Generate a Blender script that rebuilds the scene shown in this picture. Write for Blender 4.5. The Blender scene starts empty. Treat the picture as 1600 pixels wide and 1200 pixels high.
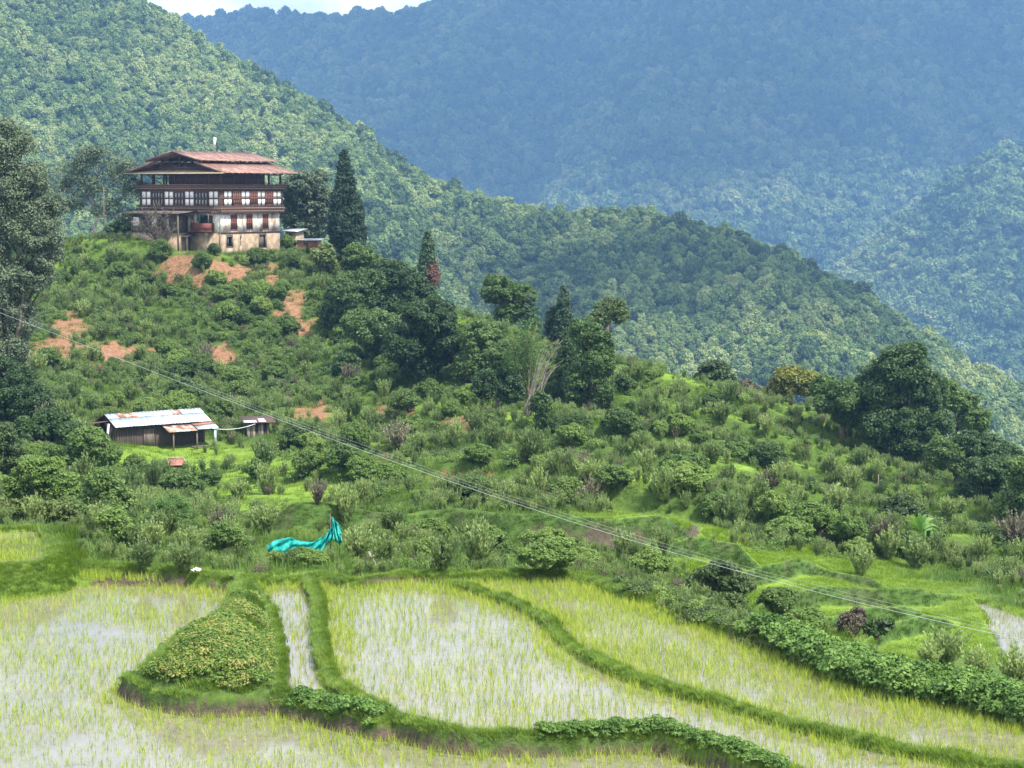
import bpy, math, random
import numpy as np
from mathutils import Vector, Matrix, Euler

sc = bpy.context.scene
COL = sc.collection
F = 2986.0                      # focal length in photograph pixels (1600 wide)
PITCH = math.atan(300.0 / F)
CP, SP = math.cos(PITCH), math.sin(PITCH)
rng = np.random.default_rng(7)
random.seed(7)

# ------------------------------------------------------------------ camera
cam_d = bpy.data.cameras.new('camera')
cam = bpy.data.objects.new('camera', cam_d)
COL.objects.link(cam)
cam.location = (0, 0, 0)
cam.rotation_euler = (math.radians(90) - PITCH, 0, 0)
cam_d.sensor_fit = 'HORIZONTAL'
cam_d.sensor_width = 36
cam_d.lens = 36 * F / 1600
cam_d.clip_start = 0.5
cam_d.clip_end = 30000
sc.camera = cam

# ------------------------------------------------------------------ sky, sun, exposure
SUN_AZ = math.radians(128)       # from the view direction (+Y) towards +X
SUN_EL = math.radians(56)
SUN_DIR = Vector((math.cos(SUN_EL) * math.sin(SUN_AZ), math.cos(SUN_EL) * math.cos(SUN_AZ), math.sin(SUN_EL)))
world = bpy.data.worlds.new('World')
sc.world = world
world.use_nodes = True
wt = world.node_tree
wt.nodes.clear()
wn, wl = wt.nodes.new, wt.links.new
out = wn('ShaderNodeOutputWorld')
sky = wn('ShaderNodeTexSky')
sky.sky_type = 'NISHITA'
sky.sun_disc = False
sky.sun_elevation = SUN_EL
sky.sun_rotation = SUN_AZ
bg_sky = wn('ShaderNodeBackground'); bg_sky.inputs['Strength'].default_value = 0.1
bg_cl = wn('ShaderNodeBackground')
bg_cl.inputs['Strength'].default_value = 1.0
tc = wn('ShaderNodeTexCoord')
mp = wn('ShaderNodeMapping'); mp.inputs['Scale'].default_value = (1, 1, 2.6)
nz = wn('ShaderNodeTexNoise'); nz.inputs['Scale'].default_value = 5.0; nz.inputs['Detail'].default_value = 9; nz.inputs['Roughness'].default_value = 0.6
nz2 = wn('ShaderNodeTexNoise'); nz2.inputs['Scale'].default_value = 14.0; nz2.inputs['Detail'].default_value = 9
rp = wn('ShaderNodeValToRGB'); rp.color_ramp.elements[0].position = 0.34; rp.color_ramp.elements[1].position = 0.50
rc = wn('ShaderNodeValToRGB')
rc.color_ramp.elements[0].position = 0.35; rc.color_ramp.elements[0].color = (0.52, 0.60, 0.72, 1)
rc.color_ramp.elements[1].position = 0.62; rc.color_ramp.elements[1].color = (1.2, 1.2, 1.2, 1)
mx = wn('ShaderNodeMixShader')
wl(tc.outputs['Generated'], mp.inputs['Vector'])
wl(mp.outputs['Vector'], nz.inputs['Vector']); wl(mp.outputs['Vector'], nz2.inputs['Vector'])
wl(nz.outputs['Fac'], rp.inputs['Fac']); wl(nz2.outputs['Fac'], rc.inputs['Fac'])
wl(sky.outputs['Color'], bg_sky.inputs['Color']); wl(rc.outputs['Color'], bg_cl.inputs['Color'])
wl(rp.outputs['Color'], mx.inputs['Fac']); wl(bg_sky.outputs[0], mx.inputs[1]); wl(bg_cl.outputs[0], mx.inputs[2])
wl(mx.outputs[0], out.inputs['Surface'])

sun_d = bpy.data.lights.new('sun', 'SUN')
sun_d.energy = 5.0
sun_d.angle = math.radians(5)
sun_d.color = (1.0, 0.95, 0.86)
sun = bpy.data.objects.new('sun', sun_d)
COL.objects.link(sun)
sun.rotation_euler = SUN_DIR.to_track_quat('Z', 'Y').to_euler()

sc.view_settings.view_transform = 'Standard'
sc.view_settings.look = 'None'
sc.view_settings.exposure = 1.05
sc.view_settings.gamma = 1
sc.render.engine = 'CYCLES'
cy = sc.cycles
cy.max_bounces = 5
cy.diffuse_bounces = 2
cy.glossy_bounces = 2
cy.transmission_bounces = 3
cy.volume_bounces = 0
cy.transparent_max_bounces = 6
cy.use_denoising = True
cy.use_adaptive_sampling = True
cy.adaptive_threshold = 0.008

# ------------------------------------------------------------------ pixel <-> world
def pix_us(px, py):
    """photograph pixel -> (X/Y, Z/Y)"""
    t = (600.0 - np.asarray(py, float)) / F
    w = CP + SP * t
    return (np.asarray(px, float) - 800.0) / F / w, (-SP + CP * t) / w

def P(px, py, D):
    u, s = pix_us(px, py)
    return Vector((float(u * D), float(D), float(s * D)))

def to_pix(X, Y, Z):
    f = Y * CP - Z * SP
    v = Y * SP + Z * CP
    return 800 + F * X / f, 600 - F * v / f

def on_plane(px, py, z):
    u, s = pix_us(px, py)
    D = z / s
    return np.stack([u * D, D], -1)

# ------------------------------------------------------------------ noise
def _hash(ix, iy, seed):
    h = (ix.astype(np.int64) * 374761393 + iy.astype(np.int64) * 668265263 + seed * 144665) & 0x7fffffff
    h = ((h ^ (h >> 13)) * 1274126177) & 0x7fffffff
    return ((h ^ (h >> 16)) & 0xffff) / 65535.0

def vnoise(x, y, seed=0):
    ix, iy = np.floor(x), np.floor(y)
    fx, fy = x - ix, y - iy
    fx, fy = fx * fx * (3 - 2 * fx), fy * fy * (3 - 2 * fy)
    a, b = _hash(ix, iy, seed), _hash(ix + 1, iy, seed)
    c, d = _hash(ix, iy + 1, seed), _hash(ix + 1, iy + 1, seed)
    return (a * (1 - fx) + b * fx) * (1 - fy) + (c * (1 - fx) + d * fx) * fy

def fbm(x, y, octv=4, seed=0):
    x, y = np.asarray(x, float), np.asarray(y, float)
    s, a, t = 0.0, 1.0, 0.0
    for k in range(octv):
        s = s + a * vnoise(x * 2 ** k + 17.3 * k, y * 2 ** k - 9.1 * k, seed + k); t += a; a *= 0.5
    return s / t          # 0..1

def sstep(a, b, x):
    t = np.clip((x - a) / (b - a), 0, 1)
    return t * t * (3 - 2 * t)

# ------------------------------------------------------------------ mesh helpers
def make_mesh(name, V, faces, mat=None, smooth=False):
    """V (n,3); faces: list of int arrays (m,k)"""
    me = bpy.data.meshes.new(name)
    V = np.asarray(V, np.float32)
    if not isinstance(faces, (list, tuple)): faces = [faces]
    faces = [np.asarray(f, np.int32) for f in faces if len(f)]
    me.vertices.add(len(V)); me.vertices.foreach_set('co', V.ravel())
    nl = sum(f.size for f in faces); nf = sum(len(f) for f in faces)
    me.loops.add(nl); me.polygons.add(nf)
    me.loops.foreach_set('vertex_index', np.concatenate([f.ravel() for f in faces]))
    tot = np.concatenate([np.full(len(f), f.shape[1], np.int32) for f in faces])
    st = np.concatenate([[0], np.cumsum(tot)[:-1]]).astype(np.int32)
    me.polygons.foreach_set('loop_start', st)
    me.polygons.foreach_set('loop_total', tot)
    if smooth: me.polygons.foreach_set('use_smooth', np.ones(nf, bool))
    me.update(calc_edges=True)
    if mat: me.materials.append(mat)
    return me

def link(name, me, parent=None, **props):
    o = bpy.data.objects.new(name, me)
    COL.objects.link(o)
    if parent is not None: o.parent = parent
    for k, v in props.items(): o[k] = v
    return o

def empty(name, loc, rz=0.0, label=None, category=None, group=None):
    o = bpy.data.objects.new(name, None)
    COL.objects.link(o)
    o.location = loc; o.rotation_euler = (0, 0, rz)
    if label: o['label'] = label
    if category: o['category'] = category
    if group: o['group'] = group
    return o

def copy_thing(o, loc, rz, scale, label=None, group=None):
    c = o.copy(); COL.objects.link(c)
    c.location = loc; c.rotation_euler = (0, 0, rz); c.scale = scale
    if label: c['label'] = label
    if group: c['group'] = group
    for ch in list(o.children):
        d = ch.copy(); COL.objects.link(d); d.parent = c
    return c

class MB:
    """collects boxes, prisms and tubes in one mesh"""
    def __init__(s): s.V = []; s.Fq = []; s.Ft = []; s.n = 0; s.Fn = []
    def add(s, V, q=(), t=(), n=()):
        V = np.asarray(V, float)
        if len(q): s.Fq.append(np.asarray(q) + s.n)
        if len(t): s.Ft.append(np.asarray(t) + s.n)
        for f in n: s.Fn.append(np.asarray([f]) + s.n)
        s.V.append(V); s.n += len(V)
    def box(s, a, b):
        x0, y0, z0 = a; x1, y1, z1 = b
        V = [(x0,y0,z0),(x1,y0,z0),(x1,y1,z0),(x0,y1,z0),(x0,y0,z1),(x1,y0,z1),(x1,y1,z1),(x0,y1,z1)]
        s.add(V, q=[(0,3,2,1),(4,5,6,7),(0,1,5,4),(1,2,6,5),(2,3,7,6),(3,0,4,7)])
    def hexa(s, V):      # 8 corners bottom 4, top 4
        s.add(V, q=[(0,3,2,1),(4,5,6,7),(0,1,5,4),(1,2,6,5),(2,3,7,6),(3,0,4,7)])
    def beam(s, p, q, w, h=None):
        p, q = Vector(p), Vector(q); d = (q - p).normalized(); h = h or w
        up = Vector((0,0,1)) if abs(d.z) < .95 else Vector((0,1,0))
        r = d.cross(up).normalized() * w / 2; u = r.cross(d).normalized() * h / 2
        s.hexa([p-r-u, p+r-u, p+r+u, p-r+u, q-r-u, q+r-u, q+r+u, q-r+u])
    def tube(s, pts, rads, k=6):
        pts = [Vector(p) for p in pts]; V = []; n = len(pts)
        for i, p in enumerate(pts):
            d = (pts[min(i+1, n-1)] - pts[max(i-1, 0)]).normalized()
            up = Vector((0,0,1)) if abs(d.z) < .9 else Vector((1,0,0))
            r = d.cross(up).normalized(); u = r.cross(d)
            for j in range(k):
                a = 2 * math.pi * j / k
                V.append(p + (r * math.cos(a) + u * math.sin(a)) * rads[i])
        q = [(i*k+j, i*k+(j+1)%k, (i+1)*k+(j+1)%k, (i+1)*k+j) for i in range(n-1) for j in range(k)]
        s.add([tuple(v) for v in V], q=q, n=[list(range(k))[::-1], [(n-1)*k+j for j in range(k)]])
    def sheet(s, c, nrm_t):    # quad with thickness: c 4 corners, offset vector
        c = [Vector(v) for v in c]; o = Vector(nrm_t)
        s.hexa([tuple(v) for v in c] + [tuple(v + o) for v in c])
    def mesh(s, name, mat=None, smooth=False):
        fs = []
        if s.Fq: fs.append(np.concatenate(s.Fq))
        if s.Ft: fs.append(np.concatenate(s.Ft))
        fs += s.Fn
        return make_mesh(name, np.concatenate(s.V), fs, mat, smooth)
    def build(s, name, mat, parent=None, smooth=False, **props):
        return link(name, s.mesh(name, mat, smooth), parent, **props)

# ------------------------------------------------------------------ materials
def new_mat(name):
    m = bpy.data.materials.new(name); m.use_nodes = True
    nt = m.node_tree; nt.nodes.clear()
    return m, nt, nt.nodes.new, nt.links.new

def noise_node(n, l, scale, detail=4, rough=.55, coord='Object', sc3=None):
    t = n('ShaderNodeTexCoord'); z = n('ShaderNodeTexNoise')
    z.inputs['Scale'].default_value = scale; z.inputs['Detail'].default_value = detail; z.inputs['Roughness'].default_value = rough
    if sc3:
        m = n('ShaderNodeMapping'); m.inputs['Scale'].default_value = sc3
        l(t.outputs[coord], m.inputs['Vector']); l(m.outputs[0], z.inputs['Vector'])
    else:
        l(t.outputs[coord], z.inputs['Vector'])
    return z

def ramp(n, l, src, stops):
    r = n('ShaderNodeValToRGB'); e = r.color_ramp.elements
    while len(e) < len(stops): e.new(0.5)
    for k, (p, c) in enumerate(stops):
        e[k].position = p; e[k].color = (*c, 1) if len(c) == 3 else c
    l(src, r.inputs['Fac'])
    return r

def mixc(n, l, fac, a, b, mode='MIX'):
    m = n('ShaderNodeMix'); m.data_type = 'RGBA'; m.blend_type = mode
    for sock, v in ((m.inputs[0], fac), (m.inputs[6], a), (m.inputs[7], b)):
        if isinstance(v, (int, float)): sock.default_value = v
        elif isinstance(v, tuple): sock.default_value = (*v, 1)
        else: l(v, sock)
    return m.outputs[2]

def foliage(name, cols, transl=0.3, nscale=1.5, rough=0.55, dead=None, spec=0.3, wscale=0):
    """cols: 2-4 colours from dark to light, chosen by plant and varied through it"""
    m, nt, n, l = new_mat(name)
    oi = n('ShaderNodeObjectInfo')
    z = noise_node(n, l, nscale, 3)
    ma = n('ShaderNodeMath'); ma.operation = 'MULTIPLY_ADD'; ma.inputs[1].default_value = 0.55; 
    l(oi.outputs['Random'], ma.inputs[0])
    mz = n('ShaderNodeMath'); mz.operation = 'MULTIPLY'; mz.inputs[1].default_value = 0.55
    l(z.outputs['Fac'], mz.inputs[0]); l(mz.outputs[0], ma.inputs[2])
    fac = ma.outputs[0]
    if wscale:
        ge = n('ShaderNodeNewGeometry'); wz = n('ShaderNodeTexNoise'); wz.inputs['Scale'].default_value = wscale; wz.inputs['Detail'].default_value = 5
        l(ge.outputs['Position'], wz.inputs['Vector']); m3 = n('ShaderNodeMath'); m3.operation = 'MULTIPLY_ADD'; m3.inputs[1].default_value = 1.3; m3.inputs[2].default_value = -.65
        l(wz.outputs['Fac'], m3.inputs[0]); m4 = n('ShaderNodeMath'); m4.operation = 'ADD'; l(fac, m4.inputs[0]); l(m3.outputs[0], m4.inputs[1]); fac = m4.outputs[0]
    k = len(cols)
    r = ramp(n, l, fac, [(0.15 + 0.7 * i / (k - 1), c) for i, c in enumerate(cols)])
    p = n('ShaderNodeBsdfPrincipled'); p.inputs['Roughness'].default_value = rough
    p.inputs['Specular IOR Level'].default_value = spec
    t = n('ShaderNodeBsdfTranslucent'); ms = n('ShaderNodeMixShader'); ms.inputs[0].default_value = transl
    l(r.outputs[0], p.inputs['Base Color'])
    hs = n('ShaderNodeHueSaturation'); hs.inputs['Saturation'].default_value = 1.15; hs.inputs['Value'].default_value = 1.3; hs.inputs['Hue'].default_value = 0.49
    l(r.outputs[0], hs.inputs['Color']); l(hs.outputs[0], t.inputs['Color'])
    o = n('ShaderNodeOutputMaterial')
    l(p.outputs[0], ms.inputs[1]); l(t.outputs[0], ms.inputs[2]); l(ms.outputs[0], o.inputs['Surface'])
    return m

def rough_mat(name, stops, scale=3, detail=5, rough=.8, metallic=0.0, sc3=None, bump=0.0, spec=.4, coord='Object'):
    m, nt, n, l = new_mat(name)
    z = noise_node(n, l, scale, detail, .6, coord, sc3)
    r = ramp(n, l, z.outputs['Fac'], stops)
    p = n('ShaderNodeBsdfPrincipled'); p.inputs['Roughness'].default_value = rough; p.inputs['Metallic'].default_value = metallic
    p.inputs['Specular IOR Level'].default_value = spec
    l(r.outputs[0], p.inputs['Base Color'])
    if bump:
        b = n('ShaderNodeBump'); b.inputs['Strength'].default_value = bump
        l(z.outputs['Fac'], b.inputs['Height']); l(b.outputs[0], p.inputs['Normal'])
    o = n('ShaderNodeOutputMaterial'); l(p.outputs[0], o.inputs['Surface'])
    return m

M = {}
M['bark'] = rough_mat('bark', [(.3, (.05,.04,.03)), (.7, (.16,.13,.10))], 4)
M['bark_pale'] = rough_mat('bark_pale', [(.3, (.13,.11,.09)), (.7, (.30,.27,.22))], 4)
M['dark_tree'] = foliage('dark_tree', [(.028,.057,.02), (.056,.105,.03), (.105,.17,.045)], .3, .6)
M['mid_tree'] = foliage('mid_tree', [(.035,.07,.022), (.07,.125,.03), (.12,.19,.045)], .3, .6)
M['olive_tree'] = foliage('olive_tree', [(.03,.055,.02), (.06,.10,.03), (.12,.16,.04)], .28, .6)
M['yellow_tree'] = foliage('yellow_tree', [(.035,.07,.018), (.09,.13,.025), (.20,.20,.04)], .28, .9)
M['grey_tree'] = foliage('grey_tree', [(.05,.075,.045), (.085,.12,.07), (.14,.18,.10)], .25, .6)
M['cypress'] = foliage('cypress', [(.014,.034,.020), (.03,.062,.032), (.055,.10,.045)], .15, .8)
M['brown_leaf'] = foliage('brown_leaf', [(.09,.05,.04), (.16,.09,.07), (.20,.14,.10)], .2, .8)
M['purple_leaf'] = foliage('purple_leaf', [(.03,.05,.02), (.065,.052,.036), (.09,.08,.05)], .2, 2)
M['wormwood'] = foliage('wormwood', [(.08,.125,.045), (.16,.225,.075), (.26,.335,.12)], .35, .9)
M['wormwood_dry'] = foliage('wormwood_dry', [(.09,.085,.055), (.15,.135,.09), (.20,.19,.12)], .25, .9)
M['bush'] = foliage('bush', [(.06,.11,.028), (.115,.19,.04), (.18,.26,.06)], .35, .9)
M['grass'] = foliage('grass', [(.05,.10,.015), (.10,.17,.022), (.17,.25,.035)], .4, .15)
M['bright_grass'] = foliage('bright_grass', [(.09,.16,.02), (.16,.25,.03), (.23,.33,.045)], .4, .2)
M['deep_green_bush'] = foliage('deep_green_bush', [(.045,.085,.024), (.085,.14,.034), (.135,.205,.05)], .33, .9)  # deeper green leaf colour of the dark bushes
M['bank_shade_grass'] = foliage('bank_shade_grass', [(.035,.07,.016), (.065,.12,.024), (.10,.17,.034)], .3, .3)  # darkened green, paints shade onto the terrace bank faces
M['dark_grass'] = foliage('dark_grass', [(.045,.095,.018), (.085,.155,.028), (.13,.21,.04)], .4, .3)
M['rice'] = foliage('rice', [(.17,.26,.03), (.27,.37,.045), (.42,.46,.08)], .4, .2)
M['rice_dull'] = foliage('rice_dull', [(.12,.17,.05), (.20,.25,.07), (.32,.34,.10)], .4, .2)
M['bean'] = foliage('bean', [(.045,.10,.015), (.09,.175,.03), (.15,.25,.055)], .3, .8)
M['vine'] = foliage('vine', [(.045,.10,.015), (.09,.165,.025), (.16,.22,.04), (.25,.25,.07)], .3, 1.6)
M['banana'] = foliage('banana', [(.06,.15,.03), (.12,.24,.05), (.20,.34,.08)], .4, .5)
M['bamboo'] = foliage('bamboo', [(.06,.13,.03), (.11,.20,.05), (.17,.27,.07)], .35, .5)
M['cane'] = rough_mat('cane', [(.3, (.20,.13,.06)), (.7, (.38,.27,.14))], 6)
M['forest'] = foliage('forest', [(.045,.085,.03), (.115,.185,.05), (.205,.285,.085), (.31,.37,.13)], .3, .25, wscale=.012)
M['far_forest'] = foliage('far_forest', [(.05,.10,.035), (.11,.18,.06), (.18,.26,.08), (.30,.34,.13)], .3, .1, wscale=.006)
# ------------------------------------------------------------------ near hillside as a height field over (X/Y, Y)
NU, ND = 760, 900
U = np.linspace(-0.43, 0.43, NU)
D = 34.0 * (360.0 / 34.0) ** (np.arange(ND) / (ND - 1.0))
PZ = -14.0                                            # rice terrace level

EDGE = [(-400,905),(0,912),(130,890),(200,893),(330,905),(420,912),(500,908),(560,915),(640,905),(780,905),(870,903),(930,912),(990,935),(1060,950),(1130,985),
        (1200,1005),(1260,1035),(1320,1060),(1400,1085),(1500,1102),(1600,1128),(1750,1160),(2100,1230)]
COLS = {   # photograph column: (row, distance) down the slope from the terrace edge to the crest, then metres dropped behind it
 -400: [(860,84),(800,98),(700,140),(640,165),(560,190),(500,205),(420,224),(388,240),(384,262)],
 0:    [(860,84),(800,98),(700,135),(640,160),(560,190),(500,205),(420,224),(386,238),(380,262)],
 200:  [(872,80),(800,108),(740,136),(694,152),(640,172),(560,196),(500,207),(420,222),(383,231),(377,262)],
 430:  [(862,84),(800,110),(740,133),(690,152),(600,186),(530,200),(470,210),(415,221),(396,226),(392,262)],
 520:  [(862,84),(800,110),(740,133),(690,150),(600,183),(530,200),(470,213),(430,224),(412,236)],
 620:  [(862,85),(800,112),(700,146),(600,178),(540,196),(480,214),(450,226)],
 800:  [(852,88),(810,104),(700,141),(600,174),(540,194),(497,212)],
 960:  [(850,89),(810,103),(700,140),(620,164),(565,184)],
 1100: [(900,79),(850,93),(800,110),(700,146),(640,166),(607,180)],
 1300: [(1010,64),(920,82),(890,96),(800,132),(700,164),(655,184)],
 1450: [(1040,61),(960,79),(900,101),(800,134),(730,160),(705,180)],
 1600: [(1060,62),(1000,76),(930,92),(850,118),(770,150),(735,175)],
 2000: [(1120,60),(1000,84),(930,104),(880,124),(820,155),(790,175)],
}
ek = np.array(EDGE, float)
ep = on_plane(ek[:,0], ek[:,1], PZ)
e_u = ep[:,0] / ep[:,1]; e_D = ep[:,1]
o_ = np.argsort(e_u)
Dedge = np.interp(U, e_u[o_], e_D[o_])
cx = sorted(COLS); cu, prof = [], []
for x in cx:
    pts = COLS[x]; rows = np.array([p[0] for p in pts], float); ds = np.array([p[1] for p in pts], float)
    u, s = pix_us(x, rows)
    ed = np.interp(u[0], e_u[o_], e_D[o_])
    dd = np.concatenate([[20, ed + 0.6], ds, [ds[-1] + 25, ds[-1] + 70, ds[-1] + 300]])
    zl = s[-1] * ds[-1]
    zz = np.concatenate([[PZ, PZ], s * ds, [zl - 5, zl - 35, zl - 190]])
    prof.append(np.interp(D, dd, zz)); cu.append(float(u.mean()))
prof = np.array(prof); cu = np.array(cu)
H = np.empty((NU, ND))
for j in range(ND): H[:, j] = np.interp(U, cu, prof[:, j])
def blur(A, k, ax):
    w = np.hanning(k + 2)[1:-1]; w /= w.sum()
    pad = [(0, 0), (0, 0)]; pad[ax] = (k // 2, k // 2)
    B = np.pad(A, pad, mode='edge')
    return np.apply_along_axis(lambda v: np.convolve(v, w, 'valid'), ax, B)
H = blur(blur(H, 61, 0), 31, 1)
UU, DD = np.meshgrid(U, D, indexing='ij')
XX, YY = UU * DD, DD
beyond = DD - Dedge[:, None]                          # metres behind the terrace edge
hillw = sstep(1.0, 12.0, beyond)
H0 = H.copy()
H = H + hillw * ((fbm(XX/22, YY/22, 4, 3) - .5) * 2.6 + (fbm(XX/5, YY/5, 3, 5) - .5) * .8)
# farm terraces: risers that face down the slope
ph = DD / 15.0 + (fbm(XX/45, YY/45, 3, 11) - .5) * 3.2 + UU * 5
fr = ph - np.floor(ph)
ter = sstep(0, .13, fr) * (1 - sstep(.13, 1.0, fr))
terw = sstep(14, 26, beyond) * (1 - sstep(172, 190, DD)) * sstep(98, 114, DD) * (.35 + .65 * sstep(-.12, .0, UU)) 
H = H + terw * (ter - .4) * 1.7
tread = terw * sstep(.12, .2, fr) * (1 - sstep(.38, .6, fr))
# house pad
HA = math.radians(33.4)
HC = P(347, 397, 226)
def house_local(X, Y):
    dx, dy = X - HC.x, Y - HC.y
    return dx * math.sin(HA) + dy * math.cos(HA), -dx * math.cos(HA) + dy * math.sin(HA)
lx, ly = house_local(XX, YY)
out_ = np.maximum(np.maximum(-4.5 - lx, lx - 13), np.maximum(-1.5 - ly, ly - 17))
tz = HC.z + 1.25 * sstep(3.5, 9, ly) + .4 * sstep(-1, -5, lx)
w = 1 - sstep(0, 6, out_)
H = H * (1 - w) + tz * w
def lips():
    # explicit terrace banks: polyline of pixels along the foot of the bank, height, fade length
    return [([(400,842),(560,835),(700,838),(800,852),(960,862),(1040,850),(1100,842)], 1.2, 10, 96),
            ([(975,893),(1020,884),(1080,873),(1150,880),(1210,905)], .8, 3.0, 84),
            ([(1110,925),(1190,914),(1300,903),(1360,915),(1420,940)], .7, 2.6, 80),
            ([(1160,965),(1285,947),(1420,947),(1500,958),(1570,985)], .75, 2.8, 75),
            ([(1230,992),(1320,977),(1400,972),(1470,968)], .5, 2.0, 72),
            ([(1320,1016),(1390,1003),(1440,992),(1530,990)], .6, 2.2, 70)]
ADD = np.zeros(H.shape)
HB = H.copy()
for pl, hh, fade, dref in lips():
    a = np.array(pl, float)
    u, s = pix_us(a[:,0], a[:,1])
    # distance where the smooth ground meets that pixel
    dl = []
    for uu, ss in zip(u, s):
        i = int(np.clip(np.searchsorted(U, uu), 0, NU - 1)); hcol = HB[i]
        g = hcol - ss * D; k = np.where((g[:-1] < 0) & (g[1:] >= 0) & (D[:-1] > Dedge[i] + 2))[0]
        dl.append(D[k[np.argmin(abs(D[k] - dref))]] if len(k) else dref)
    dl = np.array(dl)
    dl = np.clip(dl, dref - 8, dref + 8)
    w = sstep(u.min() - .002, u.min() + .022, U) * (1 - sstep(u.max() - .022, u.max() + .002, U))
    dlu = np.interp(U, u, dl)[:, None] + (fbm(XX/3, YY/9, 2, 21) - .5) * 1.2
    r = DD - dlu
    ADD = np.maximum(ADD, w[:, None] * hh * sstep(0, .75, r) * (1 - sstep(.75, fade, r)))
H = H + ADD

# rice terraces, bunds and the mound
def in_poly(px, py, poly):
    c = np.zeros(px.shape, bool); n = len(poly)
    for i in range(n):
        x0, y0 = poly[i]; x1, y1 = poly[(i + 1) % n]
        m = ((y0 > py) != (y1 > py))
        with np.errstate(divide='ignore', invalid='ignore'):
            c ^= m & (px < (x1 - x0) * (py - y0) / (y1 - y0 + 1e-12) + x0)
    return c
def seg_dist(X, Y, pl):
    best = np.full(X.shape, 1e9)
    for (a, b) in zip(pl[:-1], pl[1:]):
        d = b - a; L = (d ** 2).sum() + 1e-9
        t = np.clip(((X - a[0]) * d[0] + (Y - a[1]) * d[1]) / L, 0, 1)
        best = np.minimum(best, np.hypot(X - a[0] - t * d[0], Y - a[1] - t * d[1]))
    return best
def world_line(pl, z=PZ):
    a = np.array(pl, float)
    # catmull-rom through the points
    q = np.vstack([2*a[0]-a[1], a, 2*a[-1]-a[-2]]); o = []
    for i in range(1, len(q) - 2):
        for t in np.linspace(0, 1, 5)[:-1]:
            o.append(.5*((2*q[i]) + (-q[i-1]+q[i+1])*t + (2*q[i-1]-5*q[i]+4*q[i+1]-q[i+2])*t*t + (-q[i-1]+3*q[i]-3*q[i+1]+q[i+2])*t**3))
    o.append(q[-2]); o = np.array(o)
    return on_plane(o[:,0], o[:,1], z)

B_FRONT = [(-500,1560),(-60,1420)]
B2 = [(680,908),(740,925),(800,945),(850,970),(878,1000),(920,1030),(980,1060),(1060,1085),(1150,1110),(1250,1140),(1350,1165),(1500,1195),(1650,1225),(1900,1290)]
B3 = [(480,908),(498,945),(500,985),(503,1020),(512,1055),(535,1088),(575,1112),(625,1135),(690,1152),(770,1160),(870,1160),(960,1156),(1040,1160),(1120,1182),(1200,1207),(1320,1245),(1500,1320)]
B4 = [(205,1068),(260,1090),(340,1098),(420,1096),(470,1104),(530,1118),(600,1134)]        # lower lip of the mound
B5 = [(374,912),(403,945),(426,990),(434,1040),(432,1085),(440,1100)]                      # its right-hand lip
MOUND = [(368,912),(386,908),(414,950),(430,1005),(435,1060),(432,1100),(330,1102),(250,1093),(203,1070),(232,1045),(300,1012),(345,975),(352,940)]
B6 = [(-60,893),(40,890),(85,878),(120,870),(150,880),(190,890)]                           # small paddy top left
UPP = [(-200,838),(60,828),(84,838),(92,860),(60,880),(-200,893)]                            # upper left paddy
FARB = [(-400,905),(0,912)] ; FARB = EDGE[1:]
LINES = {'far': (world_line(EDGE[2:-1]), .3, .26), 'b2': (world_line(B2), .12, .24), 'b3': (world_line(B3), .13, .30),
         'b4': (world_line(B4), .22, .3), 'b5': (world_line(B5), .14, .45)}
near = DD < 105
paddy_in = (beyond < 0.9)
# front left field lies lower
front_poly = [tuple(p) for p in np.vstack([on_plane(*np.array([(-600,905),(380,905),(352,940),(345,975),(300,1012),(232,1045),(203,1070)], float).T, PZ),
              world_line(B4), world_line(B3)[[i for i in range(28, len(world_line(B3)))]], on_plane(np.array([1700., -1500.]), np.array([1500., 1500.]), PZ)])]
lev = np.where(in_poly(XX, YY, front_poly), PZ - .25, PZ)
FLOOR = lev - .12
H = np.where(paddy_in, FLOOR, H)
H = np.where((beyond > 0.9) & (beyond < 8), np.minimum(H, PZ + .25), H)
bund_d = np.full(H.shape, 1e9)
wob = 1 + (fbm(XX*1.3, YY*1.3, 2, 40) - .5) * .9
for k, (ln, wd, ht) in LINES.items():
    d = np.full(H.shape, 1e9); m = near
    d[m] = seg_dist(XX[m], YY[m], ln)
    h = PZ + ht * wob - 1.7 * np.maximum(0, d - wd * wob) ** 1.0 - .12 * (d / wd) ** 2 * .2
    H = np.where(d < wd + 1.1, np.maximum(H, h), H)
    bund_d = np.minimum(bund_d, d - wd)
mp_ = [tuple(p) for p in on_plane(*np.array(MOUND, float).T, PZ)]
inm = in_poly(XX, YY, mp_)
dm = np.zeros(H.shape); mloop = np.vstack([mp_, mp_[:1]])
dm[inm] = seg_dist(XX[inm], YY[inm], mloop)
pk = on_plane(395., 1030., PZ)
H = np.where(inm, np.maximum(H, PZ + .15 + 1.15 * np.minimum(1, dm / 1.9) ** .8 + (fbm(XX*.9, YY*.9, 3, 9) - .5) * .3), H)
bund_d = np.where(inm, -1, bund_d)
# upper left paddy: raised level with a grassy bank
up_ = [tuple(p) for p in on_plane(*np.array(UPP, float).T, PZ + .75)]
inu = in_poly(XX, YY, up_)
du = np.full(H.shape, 1e9); mm = near & (UU < -.2)
du[mm] = seg_dist(XX[mm], YY[mm], np.vstack([up_, up_[:1]]))
bank = PZ + .82 - np.maximum(0, du - .35) * 1.5
H = np.where(~inu & (du < 1.3) , np.maximum(H, bank), H)
H = np.where(inu, PZ + .62, H)
H = np.where(inu & (du < .25), PZ + .82, H)
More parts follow.
